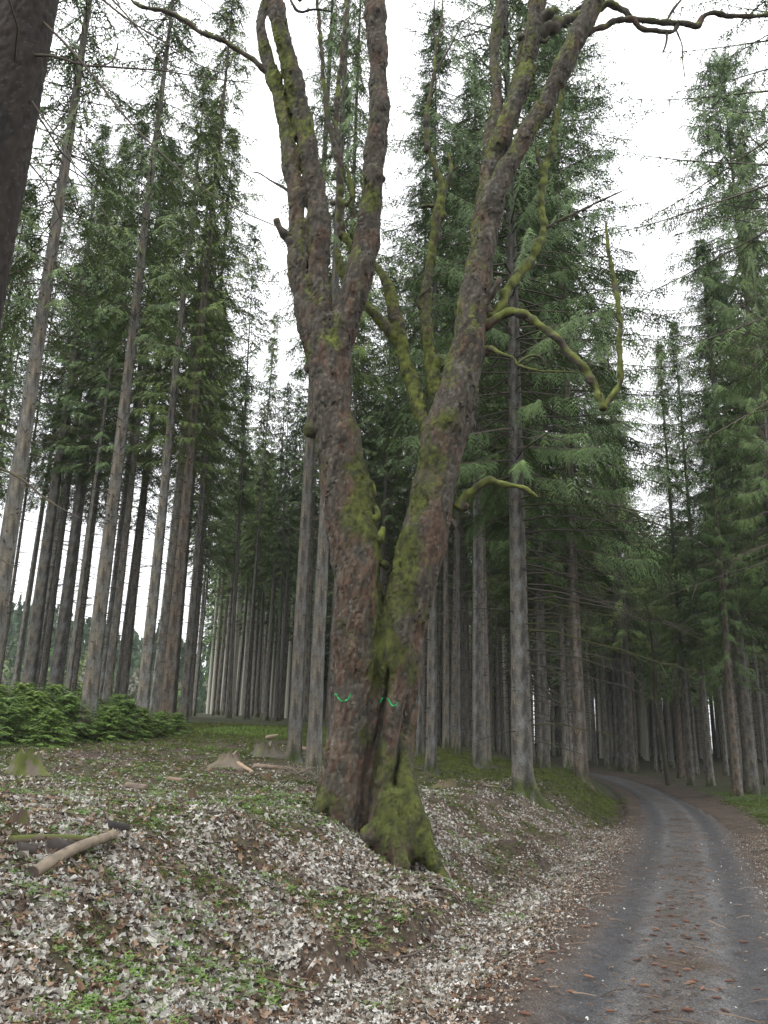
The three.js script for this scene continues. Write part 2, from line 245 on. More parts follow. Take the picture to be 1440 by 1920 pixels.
// chains of [px, py, width in px, extra depth]: where each limb runs
const chains = [
  ['trunk', 0.03, [[636, 1560, 96, 0.05], [642, 1470, 82, 0.02], [652, 1400, 82], [662, 1310, 84], [669, 1220, 86], [672, 1130, 92], [668, 1060, 98], [660, 985, 96], [648, 910, 92], [636, 840, 86], [625, 780, 78], [618, 720, 74], [612, 670, 70]]],
  ['trunk', 0.03, [[735, 1600, 84, -0.2], [716, 1490, 62, -0.2], [722, 1410, 52, -0.16], [734, 1320, 62, -0.08], [744, 1240, 82, -0.04], [757, 1160, 94], [776, 1080, 95], [796, 1000, 92], [812, 920, 84], [826, 850, 82], [846, 780, 84], [864, 705, 70]]],
  ['trunk', 0.03, [[700, 1570, 100, 0.42], [700, 1450, 100, 0.36], [708, 1330, 100, 0.30], [715, 1230, 90, 0.22], [718, 1190, 60, 0.2]]],
  ['trunk', 0.03, [[762, 1580, 64, 0.22], [757, 1490, 44, 0.22], [757, 1400, 40, 0.26], [764, 1300, 44, 0.26], [772, 1200, 44, 0.2], [782, 1120, 40, 0.12]]],
  ['trunk', 0.09, [[748, 1390, 40, 0.12], [752, 1470, 58, -0.06], [772, 1545, 66, -0.25], [802, 1602, 44, -0.42], [832, 1650, 24, -0.55]]],
  ['trunk', 0.08, [[640, 1420, 40, -0.1], [622, 1480, 36, -0.2], [596, 1520, 22, -0.3]]],
  ['trunk', 0.08, [[714, 1400, 40, 0.12], [704, 1470, 44, -0.14], [696, 1530, 40, -0.38], [694, 1570, 26, -0.52]]],
  ['trunk', 0.08, [[640, 1440, 60, 0.3], [610, 1500, 40, 0.6], [590, 1530, 20, 0.9]]],
  ['trunk', 0.08, [[730, 1400, 44, 0.05], [730, 1480, 56, -0.18], [742, 1560, 48, -0.42], [752, 1620, 36, -0.66]]],
  // left stem: two near-parallel limbs and the arm that leaves to the right
  ['limb_a', 0.05, [[612, 690, 60], [586, 630, 50], [566, 560, 40], [559, 480, 37], [557, 420, 35], [551, 350, 33], [541, 270, 31], [528, 205, 29, 0.05], [511, 140, 27, 0.1], [496, 85, 23, 0.2], [489, 45, 20, 0.3], [500, 0, 16, 0.5], [506, -50, 14, 0.7]]],
  ['limb_b', 0.05, [[618, 720, 66], [606, 640, 52], [598, 560, 46], [598, 480, 44], [596, 410, 43], [588, 340, 40], [575, 280, 40], [562, 210, 38], [547, 140, 37, -0.1], [528, 65, 37, -0.2], [509, -10, 37, -0.3], [498, -60, 36, -0.35]]],
  ['limb_c', 0.05, [[622, 730, 66], [632, 655, 60], [650, 590, 56], [671, 530, 54], [684, 470, 51], [693, 410, 48], [699, 350, 43, -0.1], [704, 280, 40, -0.15], [709, 200, 38, -0.2], [709, 120, 37, -0.2], [704, 50, 36, -0.2], [703, -50, 34, -0.2]]],
  // right stem and its three upper limbs
  ['limb_d', 0.05, [[846, 780, 82], [866, 700, 72], [879, 635, 64], [888, 570, 60], [899, 500, 56], [910, 440, 52], [922, 385, 46, -0.1], [940, 335, 40, -0.15], [962, 295, 36, -0.2], [988, 252, 34, -0.25], [1016, 205, 34, -0.3], [1043, 150, 34, -0.35], [1068, 100, 35, -0.4], [1093, 50, 36, -0.4], [1118, -5, 36, -0.45], [1140, -60, 34, -0.5]]],
  ['limb_e', 0.04, [[905, 440, 46, 0.1], [910, 380, 38, 0.12], [920, 315, 37, 0.15], [938, 262, 37, 0.16], [957, 215, 36, 0.16], [976, 165, 34, 0.16], [990, 105, 33, 0.16], [1003, 40, 33, 0.16], [1012, -20, 32, 0.16], [1018, -60, 31, 0.16]]],
  ['limb_f', 0.04, [[910, 370, 34, 0.2], [918, 305, 30, 0.28], [922, 245, 30, 0.35], [930, 205, 23, 0.4], [931, 160, 21, 0.42], [926, 110, 20, 0.45], [932, 60, 23, 0.46], [939, 5, 24, 0.5], [944, -50, 22, 0.55]]],
  ['limb_e', 0.04, [[938, 262, 24, 0.3], [958, 200, 22, 0.34], [972, 140, 18, 0.3], [978, 85, 15, 0.2]]],
  // behind: the mossy limb that leaves the right stem to the left, and the one rising beside it
  ['limb_g', 0.05, [[822, 850, 44, 0.25], [802, 800, 33, 0.4], [782, 750, 29, 0.55], [766, 700, 28, 0.7], [752, 645, 27, 0.8], [742, 595, 25, 0.9], [732, 550, 21, 1.0], [714, 510, 19, 1.1], [694, 490, 17, 1.2], [668, 470, 16, 1.2], [642, 440, 16, 1.2]]],
  ['limb_g', 0.04, [[752, 650, 23, 0.8], [728, 618, 22, 0.8], [704, 592, 20, 0.8], [680, 565, 18, 0.8], [655, 535, 16, 0.85], [640, 505, 16, 0.9], [632, 470, 14, 1]]],
  ['limb_h', 0.05, [[838, 800, 36, 0.35], [822, 750, 28, 0.5], [812, 700, 25, 0.6], [804, 640, 22, 0.65], [798, 580, 20, 0.7], [802, 520, 20, 0.75], [810, 470, 19, 0.8], [816, 430, 18, 0.8], [822, 395, 18, 0.8], [830, 355, 15, 0.85], [818, 318, 13, 0.85], [804, 280, 11, 0.9]]],
];
const knobs = [[583, 806, 40, -0.08, 'trunk'], [592, 785, 44, 0, 'trunk'], [577, 690, 22, 0, 'trunk'], [566, 605, 20, 0, 'limb_a'], [624, 380, 14, -0.1, 'limb_b'], [592, 372, 30, -0.05, 'limb_b'], [676, 892, 26, -0.25, 'trunk'], [694, 905, 15, -0.2, 'trunk'], [688, 968, 26, -0.25, 'trunk'], [712, 1012, 24, -0.2, 'trunk'], [694, 1002, 34, -0.2, 'trunk'], [878, 795, 34, 0, 'trunk'], [722, 1060, 24, -0.1, 'trunk'], [868, 948, 26, 0, 'trunk'], [848, 985, 34, 0, 'trunk'], [914, 582, 26, 0, 'limb_d'], [912, 660, 22, 0, 'limb_d'], [716, 335, 22, -0.12, 'limb_c'], [1052, 158, 20, -0.36, 'limb_d'], [999, 128, 18, 0.14, 'limb_e'], [958, 290, 20, -0.3, 'limb_d'], [545, 165, 34, -0.1, 'limb_b'], [909, 283, 14, 0.28, 'limb_f'], [976, 70, 20, 0.16, 'limb_e'], [816, 442, 22, 0.8, 'limb_h'], [828, 405, 20, 0.8, 'limb_h']];
const caps = [], stubCaps = [];
chains.forEach(([owner, k, list], ci) => {
  const pts = list.map(([px, py, w, d = 0]) => { const p = atD(px, py, SYC_D + d); p.r = w / 2 * optical(p) / F; return p; });
  const cv = new THREE.CatmullRomCurve3(pts, false, 'centripetal'), n = (list.length - 1) * 3;
  let prev = null;
  for (let i = 0; i <= n; i++) { const u = i / n, q = cv.getPoint(u), f = u * (list.length - 1), a = Math.min(list.length - 2, Math.floor(f)); const r = mixn(pts[a].r, pts[a + 1].r, f - a); const cur = { p: q, r }; if (prev) caps.push({ a: prev.p, b: q, ra: prev.r, rb: r, k, owner, ci }); prev = cur; }
});
knobs.forEach(([px, py, w, d, owner], i) => { const p = atD(px, py, SYC_D + d), r = w / 2 * optical(p) / F; caps.push({ a: p, b: p.clone().add(V(0.001, 0, 0)), ra: r * 0.8, rb: r * 0.8, k: 0.09, owner, ci: 100 + i }); });
for (const c of caps) { c.ax = c.a.x; c.ay = c.a.y; c.az = c.a.z; c.dx = c.b.x - c.a.x; c.dy = c.b.y - c.a.y; c.dz = c.b.z - c.a.z; c.l2 = c.dx ** 2 + c.dy ** 2 + c.dz ** 2; }
const CELL = 0.0235, BS = 8, BW = CELL * BS, blocks = new Map(), SYO = V(-8, -1, -18);
const bkey = (i, j, k) => i + j * 1024 + k * 1048576;
for (const c of caps) {
  const m = Math.max(c.ra, c.rb) + 0.20, lo = [0, 0, 0], hi = [0, 0, 0];
  ['x', 'y', 'z'].forEach((q, n) => { lo[n] = Math.floor((Math.min(c.a[q], c.b[q]) - m - SYO[q]) / BW); hi[n] = Math.floor((Math.max(c.a[q], c.b[q]) + m - SYO[q]) / BW); });
  for (let k = lo[2]; k <= hi[2]; k++) for (let j = lo[1]; j <= hi[1]; j++) for (let i = lo[0]; i <= hi[0]; i++) { const key = bkey(i, j, k); if (!blocks.has(key)) blocks.set(key, { i, j, k, list: [] }); blocks.get(key).list.push(c); }
}
// the cleft between the fused stems and the crease on the right, cut into the skin
const clefts = [[[722, 1130, 3, -0.30], [722, 1165, 5, -0.34], [719, 1196, 5, -0.36], [711, 1240, 2, -0.36]], [[728, 1255, 2, -0.24], [716, 1330, 4, -0.10], [706, 1390, 7, -0.06], [696, 1440, 8, -0.06], [688, 1485, 8, -0.08], [682, 1530, 6, -0.12]], [[762, 1320, 1, -0.14], [753, 1370, 2, -0.12], [747, 1420, 2.5, -0.12], [740, 1470, 2, -0.16]]].flatMap((l) => { const q = l.map(([px, py, w, d]) => { const p = atD(px, py, SYC_D + d); p.r = w * optical(p) / F; return p; }); return q.slice(1).map((b, i) => ({ a: q[i], d: b.clone().sub(q[i]), l2: b.distanceToSquared(q[i]), ra: q[i].r, rb: b.r })); });
function cleftAt(x, y, z) { let m = 9; if (y > 6 || y < -0.5 || Math.abs(x) > 1.6) return m; const wob = 0.05 * IN.noise(y * 2.2, z * 1.5, 3.3) + 0.02 * IN.noise(x * 8, y * 9, z * 8); for (const c of clefts) { const px = x + wob - c.a.x, py = y - c.a.y, t = clamp((px * c.d.x + py * c.d.y) / (c.d.x * c.d.x + c.d.y * c.d.y)), ex = px - c.d.x * t, ey = py - c.d.y * t, out = z - c.a.z - c.d.z * t, r = mixn(c.ra, c.rb, t), d = (Math.hypot(ex, ey) - r * (1 + 5.5 * Math.max(-0.12, out)) * (1 + 0.5 * IN.noise(y * 5, 2.2, x * 3))) * 0.8 + Math.max(0, -out - 0.10) * 1.2; if (d < m) m = d; } return m; }
const CR = [0, 0];                                                  // [edge distance, own number] of the bark flake at a place
function flakeAt(x, y, z) { const w = IN.noise(x * 7, y * 5, z * 7) * 0.6; x = x * 17 + w; y = y * 7.5 + w; z = z * 17 - w; const ix = Math.floor(x), iy = Math.floor(y), iz = Math.floor(z); let b1 = 9, b2 = 9, id = 0; for (let a = -1; a <= 1; a++) for (let b = -1; b <= 1; b++) for (let c = -1; c <= 1; c++) { const X = ix + a, Y = iy + b, Z = iz + c, h = hash2(X, Y, Z + 9), dx = X + h - x, dy = Y + ((h * 57.3) % 1) - y, dz = Z + ((h * 913.7) % 1) - z, d = dx * dx + dy * dy + dz * dz; if (d < b1) { b2 = b1; b1 = d; id = (h * 3331.1) % 1; } else if (d < b2) b2 = d; } CR[0] = Math.sqrt(b2) - Math.sqrt(b1); CR[1] = id; return CR; }
const field = { d: 0, owner: null, r: 0 };
function sycField(x, y, z, list) {
  const seen = sycField.best; seen.clear();
  let bestD = 1e9, bo = null, br = 0;
  for (const c of list) {
    const px = x - c.ax, py = y - c.ay, pz = z - c.az, t = clamp((px * c.dx + py * c.dy + pz * c.dz) / c.l2), ex = px - c.dx * t, ey = py - c.dy * t, ez = pz - c.dz * t, r = c.ra + (c.rb - c.ra) * t, d = Math.sqrt(ex * ex + ey * ey + ez * ez) - r;
    const s = seen.get(c.ci); if (s === undefined || d < s.d) seen.set(c.ci, { d, k: c.k });
    if (d < bestD) { bestD = d; bo = c.owner; br = r; }
  }
  let d = 1e9, k0 = 0.05;
  for (const s of seen.values()) { if (d > 1e8) { d = s.d; k0 = s.k; continue; } const k = Math.min(k0, s.k), h = Math.max(k - Math.abs(d - s.d), 0) / k; d = Math.min(d, s.d) - h * h * k * 0.25; k0 = Math.max(k0, s.k); }
  if (Math.abs(d) < 0.14) {                                                  // bark: lumps, long furrows, flaking plates
    const sc = clamp(br / 0.2, 0.42, 1), lx = x * 1, lz = z * 1;
    const lump = IN.noise(x * 2.1, y * 1.5, z * 2.1) * 0.075 + IN.noise(x * 5.3 + 9, y * 2.6, z * 5.3) * 0.022;
    const fur = 1 - Math.abs(IN.noise(lx * 8, y * 1.7, lz * 8)) * 2.2;
    const plate = IN.noise(lx * 19, y * 8 + IN.noise(x * 6, y * 6, z * 6) * 1.4, lz * 19);
    const fine = IN.noise(x * 47, y * 31, z * 47);
    d -= sc * (lump + 0.034 * Math.max(-0.6, fur - 0.5) + 0.006 * plate + 0.006 * fine - 0.026); { const f = flakeAt(x, y, z), s2 = Math.min(1, br / 0.14); d -= s2 * (0.017 * sst(f[0], 0.02, 0.22) + 0.018 * (f[1] - 0.5)); if (y < 3.4 && bo === 'trunk') d -= 0.045 * (1 - sst(y, 1.8, 3.4)) * (0.45 - Math.abs(IN.noise(x * 3.4 + 3, y * 0.45, z * 3.4)) * 2); }
  }
  if (bo === 'trunk') { const cl = -cleftAt(x, y, z), k = 0.09, hh = Math.max(k - Math.abs(d - cl), 0) / k; d = Math.max(d, cl) + hh * hh * k * 0.25; }
  field.d = d; field.owner = bo; field.r = br; return d;
}
sycField.best = new Map();
function sycAt(p) { const b = blocks.get(bkey(Math.floor((p.x - SYO.x) / BW), Math.floor((p.y - SYO.y) / BW), Math.floor((p.z - SYO.z) / BW))); return b ? sycField(p.x, p.y, p.z, b.list) : 0.18; }
const mossSpots = [[790, 1580, 70, 0.75], [745, 1540, 50, 0.38], [758, 1450, 50, 0.5], [724, 1430, 30, 0.35], [620, 1500, 36, 1.0], [835, 1640, 60, 1.2], [745, 1130, 60, 0.8], [748, 1060, 45, 0.8], [715, 1180, 34, 0.5], [742, 1240, 52, 0.75], [690, 950, 52, 1.3], [668, 880, 36, 0.9], [712, 1010, 30, 1], [652, 800, 22, 0.5], [700, 1250, 26, 0.55], [684, 1380, 26, 0.45], [575, 800, 26, 0.7], [610, 640, 30, 0.5], [642, 600, 26, 0.5], [775, 930, 40, 0.8], [760, 1020, 40, 0.85], [800, 860, 36, 0.8], [825, 790, 30, 0.8], [735, 1480, 44, 0.55], [575, 230, 40, 0.45], [555, 170, 34, 0.6], [520, 130, 30, 0.8], [505, 70, 26, 0.8], [702, 370, 30, 0.5]].map(([px, py, w, a]) => { const p = atD(px, py, SYC_D - 0.25); return { p, r: w * optical(p) / F, a }; });
const mossOwner = { limb_g: 0.55, limb_h: 0.5, limb_f: 0.12, limb_e: 0.22, limb_d: 0.1, limb_c: -0.06, limb_b: -0.02, limb_a: 0.05, trunk: -0.12 };
function mossAt(p, n, owner) {
  let a = (mossOwner[owner] ?? 0.2) + 0.55 * Math.max(0, n.y) + 0.22 * Math.max(0, -n.x) * (owner === 'trunk' ? 0.4 : 1) + 0.12 * n.z * 0;
  for (const s of mossSpots) { const dx = p.x - s.p.x, dy = p.y - s.p.y, q = (dx * dx + dy * dy) / (s.r * s.r); if (q < 3) a += s.a * Math.exp(-q * 1.1) * (0.35 + 0.65 * sst(n.z, -0.4, 0.3)); }
  const nn = fbm(p.x * 2.8, p.y * 1.1, p.z * 2.8, 3) * 1.25 + IN.noise(p.x * 17, p.y * 11, p.z * 17) * 0.30 + IN.noise(p.x * 41, p.y * 33, p.z * 41) * 0.22;
  return sst(a + nn * 0.95, 0.22, 0.66);
}
function barkColor(p, n, moss, owner) {
  const x = p.x, y = p.y, z = p.z, plate = IN.noise(x * 19, y * 8 + IN.noise(x * 6, y * 6, z * 6) * 1.4, z * 19), tone = fbm(x * 1.4 + 4, y * 0.9, z * 1.4, 3), red = fbm(x * 3 + 30, y * 1.6, z * 3, 3), fine = IN.noise(x * 60, y * 42, z * 60), li = fbm(x * 9 + 70, y * 8, z * 9, 3);
  const low = 1 - sst(y, 5.5, 9);
  const flake = flakeAt(x, y, z)[1], fk = 0.50 + 0.95 * flake * (0.75 + 0.35 * fine);
  let c = [0.055, 0.044, 0.031]; const redC = [0.088, 0.051, 0.031], grey = [0.080, 0.076, 0.060], lich = [0.16, 0.155, 0.128], dark = [0.019, 0.015, 0.011];
  const rr = sst(red + 0.16 * low + 0.10 * (flake - 0.5), 0.05, 0.24), gg = clamp(-plate * 1.6 + 0.2 + tone * 1.6), ll = sst(li + fine * 0.22, 0.22, 0.36) * 0.6, dk = clamp(fine * 0.9 + plate * 0.9 - 0.05 - tone) * 0.8;
  for (let k = 0; k < 3; k++) { let q = mixn(c[k], redC[k], rr); q = mixn(q, grey[k], gg * 0.6); q = mixn(q, dark[k], dk); q = mixn(q * fk, lich[k], ll); c[k] = q; }
  const mt = clamp(0.5 + fbm(x * 7, y * 6, z * 7 + 11, 3) * 1.3 + fine * 0.35), bt = owner === 'trunk' ? 0.85 : 1.45, m0 = [0.020, 0.023, 0.007], m1 = [0.100 * bt, 0.116 * bt, 0.019 * bt];
  for (let k = 0; k < 3; k++) c[k] = mixn(c[k], mixn(m0[k], m1[k], mt), moss);
  return c;
}
const mossPts = [];
const sycMat = new THREE.MeshStandardMaterial({ name: 'sycamore bark', vertexColors: true, roughness: 0.92 });
{ // surface nets over the blocks the limbs touch
  const vid = new Map(), VP = [], VO = [], cellList = [], n1 = BS + 1, val = new Float64Array(n1 * n1 * n1), ckey = (i, j, k) => i + j * 8192 + k * 67108864, sign = new Map();
  const cor = [[0, 0, 0], [1, 0, 0], [0, 1, 0], [1, 1, 0], [0, 0, 1], [1, 0, 1], [0, 1, 1], [1, 1, 1]], edges = []; for (let a = 0; a < 8; a++) for (let b = a + 1; b < 8; b++) { const s = cor[a].reduce((q, v, n) => q + Math.abs(v - cor[b][n]), 0); if (s === 1) edges.push([a, b]); }
  for (const b of blocks.values()) {
    const cx = SYO.x + (b.i + 0.5) * BW, cy = SYO.y + (b.j + 0.5) * BW, cz = SYO.z + (b.k + 0.5) * BW, dc = sycField(cx, cy, cz, b.list);
    if (Math.abs(dc) > BW * 0.87 + 0.16) continue;
    for (let k = 0; k < n1; k++) for (let j = 0; j < n1; j++) for (let i = 0; i < n1; i++) val[i + n1 * (j + n1 * k)] = sycField(SYO.x + (b.i * BS + i) * CELL, SYO.y + (b.j * BS + j) * CELL, SYO.z + (b.k * BS + k) * CELL, b.list);
    for (let k = 0; k < BS; k++) for (let j = 0; j < BS; j++) for (let i = 0; i < BS; i++) {
      const v = cor.map(([a, c, d]) => val[i + a + n1 * (j + c + n1 * (k + d))]); let neg = 0; for (const q of v) neg += q < 0; if (!neg || neg === 8) continue;
      let x = 0, y = 0, z = 0, m = 0;
      for (const [a, c] of edges) if ((v[a] < 0) !== (v[c] < 0)) { const t = v[a] / (v[a] - v[c]); x += mixn(cor[a][0], cor[c][0], t); y += mixn(cor[a][1], cor[c][1], t); z += mixn(cor[a][2], cor[c][2], t); m++; }
      const gi = b.i * BS + i, gj = b.j * BS + j, gk = b.k * BS + k;
      vid.set(ckey(gi, gj, gk), VP.length / 3); VP.push(SYO.x + (gi + x / m) * CELL, SYO.y + (gj + y / m) * CELL, SYO.z + (gk + z / m) * CELL);
      cellList.push([gi, gj, gk, v[0] < 0, (v[1] < 0) !== (v[0] < 0), (v[2] < 0) !== (v[0] < 0), (v[4] < 0) !== (v[0] < 0)]);
    }
  }
  const I = [];
  for (const [i, j, k, inside, ex, ey, ez] of cellList) {
    const quad = (a, b, c, d) => { a = vid.get(a); b = vid.get(b); c = vid.get(c); d = vid.get(d); if (a === undefined || b === undefined || c === undefined || d === undefined) return; inside ? I.push(a, b, c, a, c, d) : I.push(a, c, b, a, d, c); };
    if (ex) quad(ckey(i, j - 1, k - 1), ckey(i, j, k - 1), ckey(i, j, k), ckey(i, j - 1, k));
    if (ey) quad(ckey(i - 1, j, k - 1), ckey(i - 1, j, k), ckey(i, j, k), ckey(i, j, k - 1));
    if (ez) quad(ckey(i - 1, j - 1, k), ckey(i, j - 1, k), ckey(i, j, k), ckey(i - 1, j, k));
  }
  const g = new THREE.BufferGeometry(); g.setAttribute('position', new THREE.Float32BufferAttribute(VP, 3)); g.setIndex(I); g.computeVertexNormals();
  const N = g.attributes.normal, nv = VP.length / 3, own = new Array(nv), Cc = new Float32Array(nv * 3), p = V(0, 0, 0), n = V(0, 0, 0), rnd = rng(5);
  for (let i = 0; i < nv; i++) {
    p.set(VP[3 * i], VP[3 * i + 1], VP[3 * i + 2]); n.set(N.getX(i), N.getY(i), N.getZ(i)); sycAt(p); own[i] = field.owner;
    const moss = mossAt(p, n, own[i]); Cc.set(barkColor(p, n, moss, own[i]), 3 * i);
    if (moss > 0.55 && rnd() < 0.45 && n.z > -0.5) mossPts.push([p.clone(), n.clone(), own[i]]);
  }
  for (let i = 0; i < nv; i++) { VP[3 * i] -= sycBase.x; VP[3 * i + 1] -= sycBase.y; VP[3 * i + 2] -= sycBase.z; }
  const byOwner = {};
  for (let f = 0; f < I.length; f += 3) (byOwner[own[I[f]]] ??= []).push(I[f], I[f + 1], I[f + 2]);
  for (const [o, list] of Object.entries(byOwner)) {
    const re = new Map(), P = [], Nn = [], Q = [], J = list.map((v) => { if (!re.has(v)) { re.set(v, P.length / 3); P.push(VP[3 * v], VP[3 * v + 1], VP[3 * v + 2]); Nn.push(N.getX(v), N.getY(v), N.getZ(v)); Q.push(Cc[3 * v], Cc[3 * v + 1], Cc[3 * v + 2]); } return re.get(v); });
    const q = new THREE.BufferGeometry(); q.setAttribute('position', new THREE.Float32BufferAttribute(P, 3)); q.setAttribute('normal', new THREE.Float32BufferAttribute(Nn, 3)); q.setAttribute('color', new THREE.Float32BufferAttribute(Q, 3)); q.setIndex(J);
    part(sycamore, o === 'trunk' ? 'trunk' : 'limb', q, sycMat);
  }
  console.log('sycamore triangles', I.length / 3, 'moss', mossPts.length);
}
